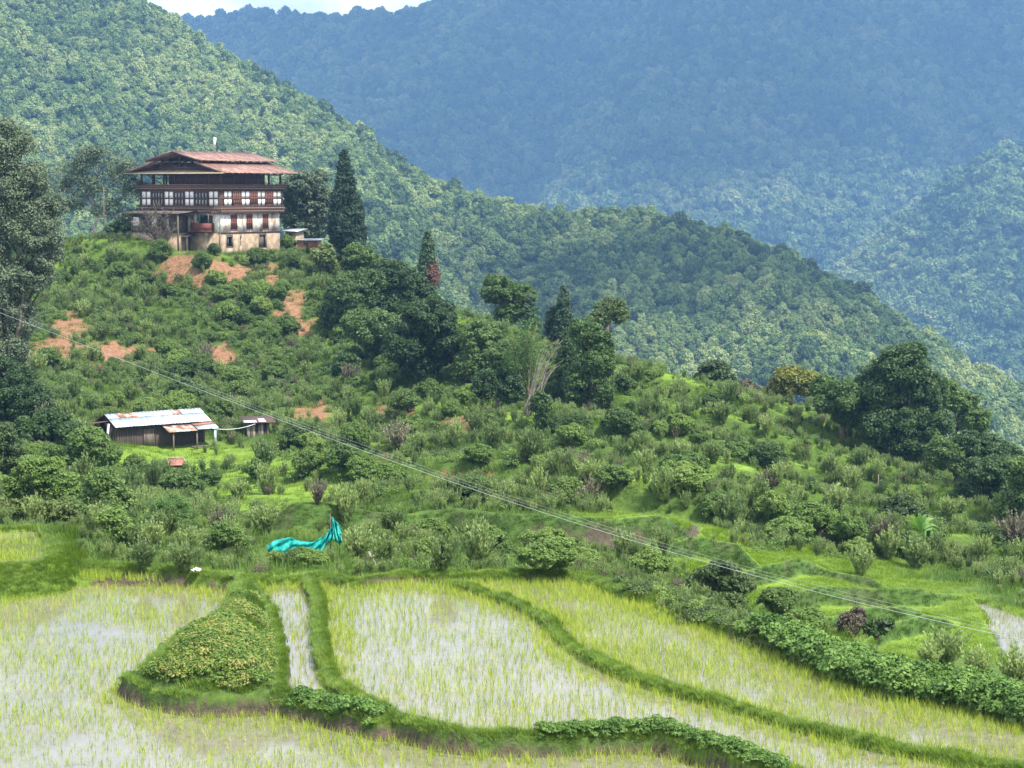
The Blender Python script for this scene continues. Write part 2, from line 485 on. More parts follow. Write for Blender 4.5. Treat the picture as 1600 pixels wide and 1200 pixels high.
# small bright paddy far right
RP = [(1522,940),(1560,950),(1600,965),(1700,985),(1760,1090),(1600,1048),(1578,1040),(1562,1015),(1545,985),(1535,960)]
RZ = float(P(1570, 985, 74).z)
rp_ = [tuple(p) for p in on_plane(*np.array(RP, float).T, RZ)]
inr = in_poly(XX, YY, rp_)
dr = np.full(H.shape, 1e9); mm = (DD < 110) & (UU > .2)
dr[mm] = seg_dist(XX[mm], YY[mm], np.vstack([rp_, rp_[:1]]))
wr = np.clip(1 - dr / 2.5, 0, 1)
H = np.where(~inr & (dr < 2.5), H * (1 - wr) + (RZ + .12) * wr, H)
H = np.where(inr, RZ - .1, H)

def hsample(u, d):
    fi = np.clip((np.asarray(u, float) - U[0]) / (U[1] - U[0]), 0, NU - 1.001)
    fj = np.clip(np.log(np.asarray(d, float) / D[0]) / math.log(D[1] / D[0]), 0, ND - 1.001)
    i, j = fi.astype(int), fj.astype(int); a, b = fi - i, fj - j
    return (H[i,j]*(1-a) + H[i+1,j]*a) * (1-b) + (H[i,j+1]*(1-a) + H[i+1,j+1]*a) * b

def height(X, Y): return hsample(X / Y, Y)

def ground(px, py, dmin=0.0):
    """first meeting of the pixel's ray with the hillside"""
    u, s = pix_us(px, py)
    ds = np.linspace(max(36, dmin), 300, 4000)
    g = hsample(np.full(ds.shape, float(u)), ds) - float(s) * ds
    k = np.where((g[:-1] < 0) & (g[1:] >= 0))[0]
    d = ds[k[0]] if len(k) else ds[np.argmin(abs(g))]
    return Vector((float(u) * d, d, float(hsample(float(u), d))))

# ---- surface colour masks: bare red soil, dark earth banks, dry ground
soil = np.zeros(H.shape)
PXg, PYg = to_pix(XX, YY, H)
warp = (fbm(XX/1.3, YY/1.3, 5, 71) - .5) * 2.4
SOIL = [(112,515,34,22),(85,548,48,22),(165,552,55,16),(225,548,35,10),(300,408,34,9),(345,425,40,13),(378,428,25,8),(425,440,14,26),(455,482,20,26),(478,512,20,18),(350,555,34,18),
        (490,645,30,22),(600,638,16,8),(720,665,24,10),(600,715,24,6),(640,640,10,8),(720,742,40,5),(300,430,60,16)]
for (x, y, a, b) in SOIL:
    q = np.sqrt(((PXg - x) / a) ** 2 + ((PYg - y) / b) ** 2) + warp
    soil = np.maximum(soil, 1 - sstep(.75, 1.15, q))
earth = np.zeros(H.shape)
for (x, y, a, b) in [(900,838,80,14),(960,845,50,16),(850,832,50,10),(1080,830,12,12),(640,905,70,5),(250,905,60,6),(345,955,10,30)]:
    q = np.sqrt(((PXg - x) / a) ** 2 + ((PYg - y) / b) ** 2) + warp * .7
    earth = np.maximum(earth, 1 - sstep(.7, 1.15, q))
earth = np.where(paddy_in & ~inm & (bund_d > .18) & ((du > 1.6) | (UU > -.2)), 1, earth)
earth = np.where((bund_d > .12) & (bund_d < .5) & (lev < PZ) & (warp > .1), 1, earth)
gs = np.gradient(H, axis=1) / np.gradient(DD, axis=1)
lush = sstep(.52, .8, fbm(XX/14, YY/14, 3, 33)) * .8
for (x, y, a, b) in [(300,720,150,30),(430,760,140,60),(700,818,200,14),(1000,812,120,12),(1100,850,90,20),(1200,890,130,40),(1350,940,130,50),(1450,980,120,50),(700,750,300,14),(1150,730,200,16),(250,385,120,10),(1060,600,80,20)]:
    lush = np.maximum(lush, 1 - sstep(.6, 1.3, np.sqrt(((PXg - x) / a) ** 2 + ((PYg - y) / b) ** 2)))

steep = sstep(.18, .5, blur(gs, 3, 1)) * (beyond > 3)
lush = np.maximum(lush, .55 * sstep(880, 1050, PXg) * sstep(600, 640, PYg) * sstep(.35,.6,fbm(XX/6, YY/6, 3, 66)))
lush = np.maximum(lush, .85 * tread * sstep(.3, .55, fbm(XX/12, YY/8, 3, 67)))
lush = lush * (1 - .7 * steep)  # steep banks lose their bright green, part of their painted shade
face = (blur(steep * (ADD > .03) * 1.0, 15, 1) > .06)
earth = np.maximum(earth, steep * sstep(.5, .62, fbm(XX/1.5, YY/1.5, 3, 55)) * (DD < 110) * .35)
idx = np.arange(NU * ND).reshape(NU, ND)
quads = np.stack([idx[:-1,:-1], idx[1:,:-1], idx[1:,1:], idx[:-1,1:]], -1).reshape(-1, 4)
HM, nt, n, l = new_mat('hillside')
at = n('ShaderNodeAttribute'); at.attribute_name = 'cover'
sep = n('ShaderNodeSeparateColor'); l(at.outputs['Color'], sep.inputs[0])
z1 = noise_node(n, l, .35, 8, .65); z2 = noise_node(n, l, 3.0, 6, .7); z3 = noise_node(n, l, .9, 6, .6)
g1 = ramp(n, l, z2.outputs['Fac'], [(.3, (.035,.065,.014)), (.55, (.065,.11,.02)), (.75, (.10,.16,.03))])
g2 = ramp(n, l, z2.outputs['Fac'], [(.3, (.08,.14,.018)), (.55, (.15,.235,.028)), (.75, (.22,.32,.045))])
c = mixc(n, l, sep.outputs[2], g1.outputs[0], g2.outputs[0])
so = ramp(n, l, z2.outputs['Fac'], [(.25, (.11,.052,.028)), (.5, (.215,.11,.06)), (.75, (.31,.205,.13))])
ea = ramp(n, l, z2.outputs['Fac'], [(.3, (.04,.032,.025)), (.6, (.085,.065,.048)), (.8, (.13,.10,.075))])
gd = ramp(n, l, z2.outputs['Fac'], [(.3, (.035,.07,.016)), (.7, (.075,.135,.026))])  # darker ground green, shade painted on the terrace bank faces
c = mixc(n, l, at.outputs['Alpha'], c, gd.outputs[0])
c = mixc(n, l, sep.outputs[0], c, so.outputs[0])
c = mixc(n, l, sep.outputs[1], c, ea.outputs[0])
p = n('ShaderNodeBsdfPrincipled'); p.inputs['Roughness'].default_value = .9; p.inputs['Specular IOR Level'].default_value = .15
b = n('ShaderNodeBump'); b.inputs['Strength'].default_value = .6; b.inputs['Distance'].default_value = .3
l(z2.outputs['Fac'], b.inputs['Height']); l(b.outputs[0], p.inputs['Normal'])
l(c, p.inputs['Base Color']); o = n('ShaderNodeOutputMaterial'); l(p.outputs[0], o.inputs['Surface'])
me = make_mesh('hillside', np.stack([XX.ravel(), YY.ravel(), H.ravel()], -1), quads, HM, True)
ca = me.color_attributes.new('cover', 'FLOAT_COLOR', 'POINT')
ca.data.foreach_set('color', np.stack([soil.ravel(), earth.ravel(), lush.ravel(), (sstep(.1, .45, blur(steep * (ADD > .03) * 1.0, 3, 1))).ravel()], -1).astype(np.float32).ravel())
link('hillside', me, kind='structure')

# ------------------------------------------------------------------ paddy water
def water_mat(name, mud):
    m, nt, n, l = new_mat(name)
    z = noise_node(n, l, .8, 6, .6); z2 = noise_node(n, l, 7.0, 5, .7)
    r = ramp(n, l, z.outputs['Fac'], [(.3, tuple(v*.75 for v in mud)), (.7, mud)])
    p = n('ShaderNodeBsdfPrincipled'); p.inputs['IOR'].default_value = 1.45; p.inputs['Specular IOR Level'].default_value = .9
    rr = ramp(n, l, z2.outputs['Fac'], [(.4, (.03,)*3), (.75, (.16,)*3)]); l(rr.outputs[0], p.inputs['Roughness'])
    bu = n('ShaderNodeBump'); bu.inputs['Strength'].default_value = .05; bu.inputs['Distance'].default_value = .05
    l(z2.outputs['Fac'], bu.inputs['Height']); l(bu.outputs[0], p.inputs['Normal'])
    l(r.outputs[0], p.inputs['Base Color']); o = n('ShaderNodeOutputMaterial'); l(p.outputs[0], o.inputs['Surface'])
    return m
WM = water_mat('paddy_water', (.19,.175,.14))
def water(name, poly, z):
    V = [(x, y, z) for x, y in poly]
    me = make_mesh(name, V, [np.arange(len(V))[None]], WM)
    return link(name, me, kind='structure')
b2w, b3w, b4w, farw = world_line(B2), world_line(B3), world_line(B4), world_line(EDGE[2:-1])
ra = on_plane(*np.array([(352,940),(345,975),(300,1012),(232,1045),(203,1070)], float).T, PZ)
WZ = PZ - .03
water('paddy_water', [tuple(p) for p in farw if p[0] > b2w[0,0]] + [tuple(p) for p in b2w[::-1]], WZ)
kk = [p for p in farw if b3w[0,0] < p[0] < b2w[0,0]]
water('paddy_water', [tuple(p) for p in kk] + [tuple(p) for p in b2w] + [tuple(p) for p in b3w[::-1]], WZ)
b5w = world_line(B5)
kk = [p for p in farw if b5w[0,0] < p[0] < b3w[0,0]]
water('paddy_water', [tuple(p) for p in kk] + [tuple(p) for p in b3w[:46]] + [tuple(p) for p in b4w[::-1][:9]] + [tuple(p) for p in b5w[::-1]], WZ)
lf = on_plane(np.array([-600., -100.]), np.array([905., 905.]), PZ)
front_w = [tuple(p) for p in lf] + [tuple(p) for p in farw if p[0] < b5w[0,0]] + [tuple(p) for p in ra] + [tuple(p) for p in b4w] + [tuple(p) for p in b3w[28:]] + [(14, 36), (-16, 36)]
water('paddy_water', front_w, PZ - .28)
water('paddy_water', up_, PZ + .72)
water('paddy_water', rp_, RZ)
def field_of(X, Y):
    """water level where rice stands, nan elsewhere"""
    return None

# ------------------------------------------------------------------ forested hills behind
def hill(name, xs, ridge, foot, seed, relief, mat, nx=220, ny=110, back=(500, -420), mods=None):
    """ridge/foot: column -> (row, distance).  Returns grid arrays."""
    px = np.linspace(xs[0], xs[1], nx)
    kr = sorted(ridge); kf = sorted(foot)
    ry = np.interp(px, kr, [ridge[k][0] for k in kr]); rd = np.interp(px, kr, [ridge[k][1] for k in kr])
    fy = np.interp(px, kf, [foot[k][0] for k in kf]); fd = np.interp(px, kf, [foot[k][1] for k in kf])
    t = np.linspace(0, 1, ny)[None, :]
    PX = px[:, None] + 0 * t
    # heights at crest and foot, straight slope in between, bent by noise
    ur, sr = pix_us(px, ry); uf, sf = pix_us(px, fy)
    X = (ur * rd)[:, None] * t + (uf * fd)[:, None] * (1 - t)
    Y = rd[:, None] * t + fd[:, None] * (1 - t)
    Z = (sr * rd)[:, None] * t + (sf * fd)[:, None] * (1 - t)
    env = 1.55 * (1 - t) ** .9 * t ** .4 + .06
    L = relief[0]
    nz_ = (1 - abs(2 * fbm(X / L + seed, Y / (L * 2.2), 3, seed) - 1)) - .7
    nz2_ = fbm(X / (L * .28), Y / (L * .28), 3, seed + 5) - .5
    Z = Z + env * (nz_ * relief[1] + nz2_ * relief[2])
    if mods is not None: Z = Z + mods(PX, t) * env
    # back slope
    tb = np.linspace(0, 1, 16)[None, 1:]
    Xb = X[:, -1:] + 0 * tb; Yb = Y[:, -1:] + back[0] * tb; Zb = Z[:, -1:] + back[1] * tb ** 1.3
    X2, Y2, Z2 = np.hstack([X, Xb]), np.hstack([Y, Yb]), np.hstack([Z, Zb])
    id_ = np.arange(X2.size).reshape(X2.shape)
    q = np.stack([id_[:-1,:-1], id_[1:,:-1], id_[1:,1:], id_[:-1,1:]], -1).reshape(-1, 4)
    me = make_mesh(name, np.stack([X2.ravel(), Y2.ravel(), Z2.ravel()], -1), q, mat, True)
    link(name, me, kind='structure')
    return X2, Y2, Z2

M['forest_floor'] = rough_mat('forest_floor', [(.3, (.02,.04,.012)), (.7, (.05,.08,.025))], .1)
ridgeA = {-500:(-321,1450), 0:(-121,1400), 150:(-36,1370), 232:(17,1340), 300:(61,1310), 380:(107,1280), 450:(152,1250), 520:(199,1220), 575:(231,1200), 625:(264,1180), 690:(292,1165), 760:(317,1150),
          850:(337,1140), 900:(347,1130), 960:(349,1120), 1000:(346,1115), 1060:(357,1100), 1120:(373,1085), 1180:(391,1070), 1235:(413,1055), 1290:(439,1040), 1340:(464,1025), 1400:(509,1010),
          1440:(533,1000), 1500:(564,985), 1560:(599,970), 1600:(621,960), 1750:(699,930), 2100:(809,880)}
footA = {-500:(560,860), 0:(560,850), 500:(620,830), 800:(680,800), 1200:(800,760), 1600:(900,720), 2100:(1000,700)}
def modA(px, t):
    # lit spur running down from the crest near the house, hollow to its right
    c = 500 + 170 * (1 - t)
    return 30 * np.exp(-((px - c) / 110) ** 2) - 30 * np.exp(-((px - c - 200) / 110) ** 2) + 26 * np.exp(-((px - 1180 - 120*(1-t)) / 120) ** 2)
XA, YA, ZA = hill('forested_hill', (-450, 2050), ridgeA, footA, 3, (230, 46, 30), M['forest_floor'], mods=modA)
ridgeB = {-700:(60,4050), 0:(60,4125), 290:(46,4200), 330:(36,4200), 400:(33,4170), 470:(34,4140), 545:(40,4110), 600:(33,4080), 650:(22,4050), 690:(12,4050), 730:(2,4050), 800:(-25,4080), 900:(-60,4125),
          1050:(-95,4200), 1250:(-125,4275), 1450:(-140,4275), 1700:(-140,4275), 2300:(-100,4200)}
footB = {-700:(520,3117), 0:(520,3117), 700:(520,3045), 1000:(560,2972), 1300:(640,2827), 1600:(700,2682), 2300:(760,2610)}
def modB(px, t):
    c = 1250 + (1 - t) * -420
    d = 760 + (1 - t) * -330
    return 140 * np.exp(-((px - c) / 150) ** 2) + 100 * np.exp(-((px - d) / 110) ** 2) - 90 * np.exp(-((px - d - 230) / 110) ** 2)
XB, YB, ZB = hill('far_mountain', (-650, 2300), ridgeB, footB, 12, (640, 230, 110), M['forest_floor'], back=(900, -700), mods=modB)
ridgeC = {1080:(540,2750), 1200:(488,2700), 1300:(432,2650), 1400:(362,2600), 1460:(314,2570), 1510:(272,2550), 1550:(248,2540), 1600:(240,2530), 1700:(234,2520), 2300:(215,2450)}
footC = {1080:(700,2050), 1600:(790,1950), 2300:(860,1900)}
XC, YC, ZC = hill('forested_spur', (1080, 2250), ridgeC, footC, 22, (300, 60, 36), M['forest_floor'], nx=150, back=(260, -330))
# valley floor under everything
me = make_mesh('valley_ground', [(-3800,-60,-402),(3800,-60,-402),(3800,5400,-402),(-3800,5400,-402)], [np.array([[0,1,2,3]])], M['forest_floor'])
link('valley_ground', me, kind='structure')
me = make_mesh('roadside_ground', [(-60,-40,-40),(60,-40,-40),(22,34.2,-16.4),(-22,34.2,-16.4)], [np.array([[0,1,2,3]])], HM)
link('roadside_ground', me, kind='structure')
# ------------------------------------------------------------------ leaves, crowns and plants
def rand_dirs(n, r=rng):
    v = r.normal(size=(n, 3)); return v / np.linalg.norm(v, axis=1)[:, None]

def leaf_quads(c, nrm, L, W, r=rng, tdir=None):
    """n leaf blades (rhombic quads) centred at c with normal nrm, length L and width W"""
    n = len(c)
    t = rand_dirs(n, r) if tdir is None else tdir
    nrm = nrm / (np.linalg.norm(nrm, axis=1)[:, None] + 1e-9)
    t = t - (t * nrm).sum(1)[:, None] * nrm; t /= np.linalg.norm(t, axis=1)[:, None] + 1e-9
    b = np.cross(nrm, t)
    L = np.broadcast_to(np.asarray(L, float), (n,))[:, None]; W = np.broadcast_to(np.asarray(W, float), (n,))[:, None]
    V = np.stack([c - t * L / 2, c + b * W / 2 + t * L * .05, c + t * L / 2, c - b * W / 2 + t * L * .05], 1)
    return V.reshape(-1, 3), np.arange(4 * n).reshape(n, 4)

def lobe_leaves(lobes, leaf, cover=1.6, clump=.36, r=rng, up=.5, flat=1.0, droop=0.0):
    """lobes: (x,y,z,rx,ry,rz). Leaves gather in clumps on and inside each lobe so light and dark patches and gaps form"""
    C, N = [], []
    for (x, y, z, a, b, c) in lobes:
        R = (a * b * c) ** (1 / 3); rc = max(leaf * 1.6, clump * R)
        k = max(6, int(3.4 * (R / rc) ** 2 * 2.2))
        d = rand_dirs(k, r); rad = r.uniform(.45, 1.0, k) ** .6
        cc = np.array([x, y, z]) + d * rad[:, None] * np.array([a, b, c]) * .86
        n = max(10, int(cover * 3.0 * 4 * math.pi * rc * rc * .55 / (leaf * leaf)))
        for q in cc:
            m = int(n * r.uniform(.6, 1.3)); s = rc * r.uniform(.65, 1.25)
            dd = rand_dirs(m, r); dd[:, 2] = np.where(r.random(m) < .45, abs(dd[:, 2]), dd[:, 2])
            rr = r.uniform(.35, 1.0, m) ** .5
            pts = q + dd * (rr * s)[:, None] * np.array([1, 1, .75 * flat])
            if droop: pts[:, 2] -= droop * s * (rr ** 2) * r.random(m)
            C.append(pts); N.append(dd * .8 + r.normal(size=(m, 3)) * .55 + np.array([0, 0, up]))
    return np.concatenate(C), np.concatenate(N)

def crown_mesh(name, lobes, leaf, mat, cover=1.6, clump=.36, seed=0, aspect=.55, up=.5, flat=1.0, droop=0.0):
    r = np.random.default_rng(seed)
    c, n = lobe_leaves(lobes, leaf, cover, clump, r, up, flat, droop)
    s = r.uniform(.6, 1.35, len(c)) * leaf
    V, Fq = leaf_quads(c, n, s * 1.25, s * aspect * 1.25, r)
    return make_mesh(name, V, Fq, mat)

def scatter(name, protos, pts, rot, scl, pick, kind='stuff', label=None, category=None, group=None):
    """one object: prototypes instanced on a cloud of points"""
    pts = np.asarray(pts, np.float32)
    me = bpy.data.meshes.new(name)
    me.vertices.add(len(pts)); me.vertices.foreach_set('co', pts.ravel()); me.update()
    a = me.attributes.new('rot', 'FLOAT_VECTOR', 'POINT'); a.data.foreach_set('vector', np.asarray(rot, np.float32).ravel())
    a = me.attributes.new('scl', 'FLOAT_VECTOR', 'POINT'); a.data.foreach_set('vector', np.asarray(scl, np.float32).ravel())
    a = me.attributes.new('pick', 'INT', 'POINT'); a.data.foreach_set('value', np.asarray(pick, np.int32))
    ob = link(name, me, kind=kind)
    if label: ob['label'] = label
    if category: ob['category'] = category
    g = bpy.data.node_groups.new('plants_' + name, 'GeometryNodeTree')
    g.interface.new_socket('Geometry', in_out='INPUT', socket_type='NodeSocketGeometry')
    g.interface.new_socket('Geometry', in_out='OUTPUT', socket_type='NodeSocketGeometry')
    n, l = g.nodes.new, g.links.new
    gi, go = n('NodeGroupInput'), n('NodeGroupOutput')
    iop = n('GeometryNodeInstanceOnPoints'); iop.inputs['Pick Instance'].default_value = True
    jn = n('GeometryNodeGeometryToInstance')
    for p in reversed(protos):
        oi = n('GeometryNodeObjectInfo'); oi.inputs['Object'].default_value = p; oi.inputs['As Instance'].default_value = True
        l(oi.outputs['Geometry'], jn.inputs[0])
    def attr(nm, ty):
        q = n('GeometryNodeInputNamedAttribute'); q.data_type = ty; q.inputs['Name'].default_value = nm
        return [s for s in q.outputs if s.name == 'Attribute' and s.enabled][0]
    l(gi.outputs[0], iop.inputs['Points']); l(jn.outputs[0], iop.inputs['Instance'])
    l(attr('pick', 'INT'), iop.inputs['Instance Index'])
    e2r = n('FunctionNodeEulerToRotation'); l(attr('rot', 'FLOAT_VECTOR'), e2r.inputs[0])
    l(e2r.outputs[0], iop.inputs['Rotation']); l(attr('scl', 'FLOAT_VECTOR'), iop.inputs['Scale'])
    l(iop.outputs[0], go.inputs[0])
    md = ob.modifiers.new('plants', 'NODES'); md.node_group = g
    return ob

def proto(name, me):
    return bpy.data.objects.new(name, me)      # never linked: only its mesh is drawn, through the scatter

# ---- forest trees for the hills behind
def forest_protos(mat, leaf, k=6, seed=100):
    out = []
    for i in range(k):
        r = np.random.default_rng(seed + i)
        w = r.uniform(.85, 1.15); lob = [(0, 0, .95, .55 * w, .55 * w, .45)]
        for j in range(6):
            a = j * 1.05 + r.uniform(-.4, .4); d = r.uniform(.35, .6)
            lob.append((math.cos(a) * d, math.sin(a) * d, r.uniform(.45, .95), r.uniform(.28, .45), r.uniform(.28, .45), r.uniform(.22, .36)))
        if i % 3 == 2: lob = [(0, 0, .3 + .27 * q, .55 - .12 * q, .55 - .12 * q, .25) for q in range(4)]
        me = crown_mesh('forest_crown', lob, leaf, mat, cover=.8, clump=.5, seed=seed + i, aspect=.8)
        out.append(proto('forest_tree', me))
    return out

def scatter_hill(name, X, Y, Z, spacing, size, protos, nfront, seed, label, cull=1.0, extra=3):
    r = np.random.default_rng(seed)
    A = np.stack([X, Y, Z], -1)
    nf = nfront + extra
    a, b, c, d = A[:-1, :nf], A[1:, :nf], A[1:, 1:nf+1], A[:-1, 1:nf+1]
    nrm = np.cross(b - a, d - a); area = np.linalg.norm(nrm, axis=-1)
    PX, PY = to_pix(a[..., 0], a[..., 1], a[..., 2])
    area = np.where((PX > -120) & (PX < 1720) & (PY > -190) & (PY < 760), area, 0)
    tot = area.sum(); N = int(tot / spacing ** 2)
    pr = (area / tot).ravel(); k = r.choice(pr.size, N, p=pr)
    i, j = np.unravel_index(k, area.shape); s, t = r.random(N)[:, None], r.random(N)[:, None]
    p = a[i, j] * (1-s) * (1-t) + b[i, j] * s * (1-t) + c[i, j] * s * t + d[i, j] * (1-s) * t
    p[:, 2] -= .25 * size
    sc_ = size * np.clip(r.lognormal(0, .30, N), .45, 1.9)
    gap = fbm(p[:,0]/60, p[:,1]/60, 3, seed)
    sc_ = sc_ * (.8 + .45 * gap)
    rot = np.zeros((N, 3)); rot[:, 2] = r.uniform(0, 6.28, N); rot[:, 0] = r.normal(0, .06, N)
    scl = np.stack([sc_, sc_, sc_ * r.uniform(.85, 1.5, N)], -1)
    return scatter(name, protos, p, rot, scl, r.integers(0, len(protos), N), label=label, category='forest'), N
fpA = forest_protos(M['forest'], .17, 7, 100)
fpB = forest_protos(M['far_forest'], .26, 5, 200)
_, n1 = scatter_hill('hill_forest', XA, YA, ZA, 4.3, 3.4, fpA, 110, 5, 'broadleaf forest covering the nearer sloping hill behind the farmhouse')
_, n2 = scatter_hill('mountain_forest', XB, YB, ZB, 10.5, 8.6, fpB, 110, 6, 'blue hazy forest covering the far mountain')
_, n3 = scatter_hill('spur_forest', XC, YC, ZC, 8.0, 6.6, fpB, 110, 8, 'pale sunlit forest on the spur at the right edge')
print('forest trees', n1, n2, n3)
# ------------------------------------------------------------------ small plants as meshes
def gval(A, u, d):
    i = np.clip(np.rint((np.asarray(u) - U[0]) / (U[1] - U[0])), 0, NU - 1).astype(int)
    j = np.clip(np.rint(np.log(np.asarray(d) / D[0]) / math.log(D[1] / D[0])), 0, ND - 1).astype(int)
    return A[i, j]

def blades(n, h, spread, w, seed, bend=.5, base=.15, segs=3, hv=.35):
    """n curved grass blades rising from a small disc"""
    r = np.random.default_rng(seed); V, Q = [], []
    for i in range(n):
        a = r.uniform(0, 6.28); b0 = r.uniform(0, base) ** .8; d = np.array([math.cos(a), math.sin(a), 0.])
        p0 = np.array([math.cos(a + 1) * b0, math.sin(a + 1) * b0, -.04]); hh = h * r.uniform(1 - hv, 1 + hv * .4); sp = spread * r.uniform(.3, 1)
        side = np.array([-d[1], d[0], 0.]); tw = r.uniform(-1, 1); side = side * math.cos(tw) + d * math.sin(tw)
        k0 = len(V)
        for s in range(segs + 1):
            t = s / segs
            c = p0 + d * sp * (t ** (1 + bend)) + np.array([0, 0, hh * (t - bend * .35 * t * t)])
            ww = w * (1 - t * .92) / 2
            V += [c - side * ww, c + side * ww]
        for s in range(segs):
            Q.append([k0 + 2*s, k0 + 2*s + 1, k0 + 2*s + 3, k0 + 2*s + 2])
    return np.array(V), np.array(Q)

def wormwood_mesh(seed, mat, n=34, wide=.42):
    """upright feathery stems fanned from one root; height 1"""
    r = np.random.default_rng(seed); C, N, T, Ls = [], [], [], []
    for i in range(n):
        a = r.uniform(0, 6.28); lean = r.uniform(0, 1) ** .7 * wide; h = r.uniform(.6, 1.0) * (1 - lean * .35)
        d = np.array([math.cos(a), math.sin(a), 0]); m = 26
        t = r.uniform(.12, 1, m) ** .8
        c = d * (lean * t ** 1.2)[:, None] + np.array([0, 0, 1]) * (h * t)[:, None]
        rad = .075 * (1.15 - t) + .012
        ax = rand_dirs(m, r) ; c = c + ax * rad[:, None]
        C.append(c); N.append(ax + np.array([0, 0, .25])); T.append(d * .35 + ax * .5 + np.array([0, 0, 1.1])); Ls.append(.085 * (1.25 - .6 * t))
    C, N, T, Ls = map(np.concatenate, (C, N, T, Ls))
    nr = np.cross(T, np.cross(N, T)) + r.normal(size=T.shape) * .25
    V, Q = leaf_quads(C, nr, Ls * 1.5, Ls * .62, r, tdir=T)
    return make_mesh('wormwood_plant', V, Q, mat)

def clump_mesh(name, seed, mat, n, leaf, asp=.7, flat=.55, sub=5):
    """low leafy clump, radius .5"""
    r = np.random.default_rng(seed); C, N = [], []
    for k in range(sub):
        a, d = r.uniform(0, 6.28), r.uniform(0, .34); q = np.array([math.cos(a)*d, math.sin(a)*d, r.uniform(.1, .34) * flat * 2])
        dd = rand_dirs(n // sub, r); dd[:, 2] = abs(dd[:, 2]) * .9 - .15
        C.append(q + dd * (r.uniform(.4, 1, n // sub) ** .5 * r.uniform(.16, .3))[:, None]); N.append(dd + r.normal(size=dd.shape) * .4 + np.array([0, 0, .6]))
    C, N = np.concatenate(C), np.concatenate(N)
    s = leaf * r.uniform(.7, 1.3, len(C)); V, Q = leaf_quads(C, N, s * 1.2, s * asp, r)
    return make_mesh(name, V, Q, mat)

def mesh_vq(name, vq, mat): return make_mesh(name, vq[0], vq[1], mat)
R2 = np.random.default_rng(99)
def area_points(n, d0, d1, umax=.30, r=R2):
    u = r.uniform(-umax, umax, n); d = np.sqrt(r.uniform(d0 * d0, d1 * d1, n)); return u, d
def put(u, d, dz=0.0): return np.stack([u * d, d, hsample(u, d) + dz], -1)

soilv = lambda u, d: gval(soil, u, d)
PADDY = paddy_in & (H < np.where(lev < PZ, PZ - .32, PZ - .05)) & ~inm
FIELD_UP = inu & (du > .4); FIELD_R = inr & (dr > .3)

# ---- rice
rice_p = [proto('rice_tuft', mesh_vq('rice_tuft', blades(7, .33, .13, .016, 400 + i, .35, .03), M['rice'])) for i in range(5)] + \
         [proto('rice_tuft', mesh_vq('rice_tuft', blades(6, .27, .13, .013, 410 + i, .4, .03), M['rice_dull'])) for i in range(3)]
def rice(name, label, x0, x1, y0, y1, test, z, seed, sp=.2, dull=.25, keep=.93, shade=None):
    r = np.random.default_rng(seed)
    gx, gy = np.meshgrid(np.arange(x0, x1, sp), np.arange(y0, y1, sp * .95), indexing='ij')
    # rows drift gently like hand planting
    X = gx + (fbm(gx / 5, gy / 5, 2, seed) - .5) * 1.1 + r.normal(0, .035, gx.shape); Y = gy + (fbm(gx / 6 + 9, gy / 6, 2, seed + 1) - .5) * .8 + r.normal(0, .04, gx.shape)
    X, Y = X.ravel(), Y.ravel(); u, d = X / Y, Y
    dens = fbm(X / 2.2, Y / 2.2, 3, seed + 2)
    ok = test(u, d, X, Y) & (abs(u) < .34) & (r.random(X.size) < keep * (.45 + .55 * sstep(.2, .5, dens)))
    X, Y, dens = X[ok], Y[ok], dens[ok]; n = len(X)
    sc_ = (.72 + .6 * dens) * r.uniform(.75, 1.2, n)
    rot = np.stack([r.normal(0, .08, n), r.normal(0, .08, n), r.uniform(0, 6.28, n)], -1)
    scl = np.stack([sc_, sc_, sc_ * r.uniform(.85, 1.2, n)], -1)
    pk = np.where(r.random(n) < dull, r.integers(5, 8, n), r.integers(0, 5, n))
    scatter(name, rice_p, np.stack([X, Y, np.full(n, z - .02)], -1), rot, scl, pk, label=label, category='rice seedlings')
    return n
inp = lambda poly: (lambda u, d, X, Y: in_poly(X, Y, poly))
fieldm = lambda u, d: gval(PADDY, u, d)
poly_r = [tuple(p) for p in farw if p[0] > b2w[0,0]] + [tuple(p) for p in b2w[::-1]]
nr = 0
nr += rice('rice_seedlings', 'thin olive rice seedlings filling the field between the bean bank and the thin diagonal bank', -8, 22, 40, 72, lambda u, d, X, Y: fieldm(u, d) & in_poly(X, Y, poly_r), WZ, 1, .155, .35, 1.0)
poly_m = [tuple(p) for p in farw if b3w[0,0] < p[0] < b2w[0,0]] + [tuple(p) for p in b2w] + [tuple(p) for p in b3w[::-1]]
nr += rice('rice_seedlings', 'rows of rice seedlings in the large bright middle field', -8, 20, 36, 72, lambda u, d, X, Y: fieldm(u, d) & in_poly(X, Y, poly_m), WZ, 2, .22, .3, .92)
nr += rice('rice_seedlings', 'rice seedlings in the narrow strip of water beside the mound', -10, 0, 44, 72, lambda u, d, X, Y: fieldm(u, d) & ~in_poly(X, Y, poly_m) & ~in_poly(X, Y, poly_r) & ~in_poly(X, Y, front_poly), WZ, 3, .27, .3, .8)
nr += rice('rice_seedlings', 'tall yellow-green rice seedlings in the lower front field', -24, 20, 36, 72, lambda u, d, X, Y: fieldm(u, d) & in_poly(X, Y, front_poly), PZ - .28, 4, .212, .2, .92)
nr += rice('rice_seedlings', 'yellow rice in the small upper field at the left edge', -30, -14, 60, 82, lambda u, d, X, Y: gval(FIELD_UP, u, d), PZ + .72, 5, .19, .1, .98)
nr += rice('rice_seedlings', 'pale dry rice in the small field at the right edge', 12, 32, 50, 90, lambda u, d, X, Y: gval(FIELD_R, u, d), RZ, 6, .16, .9, .98)
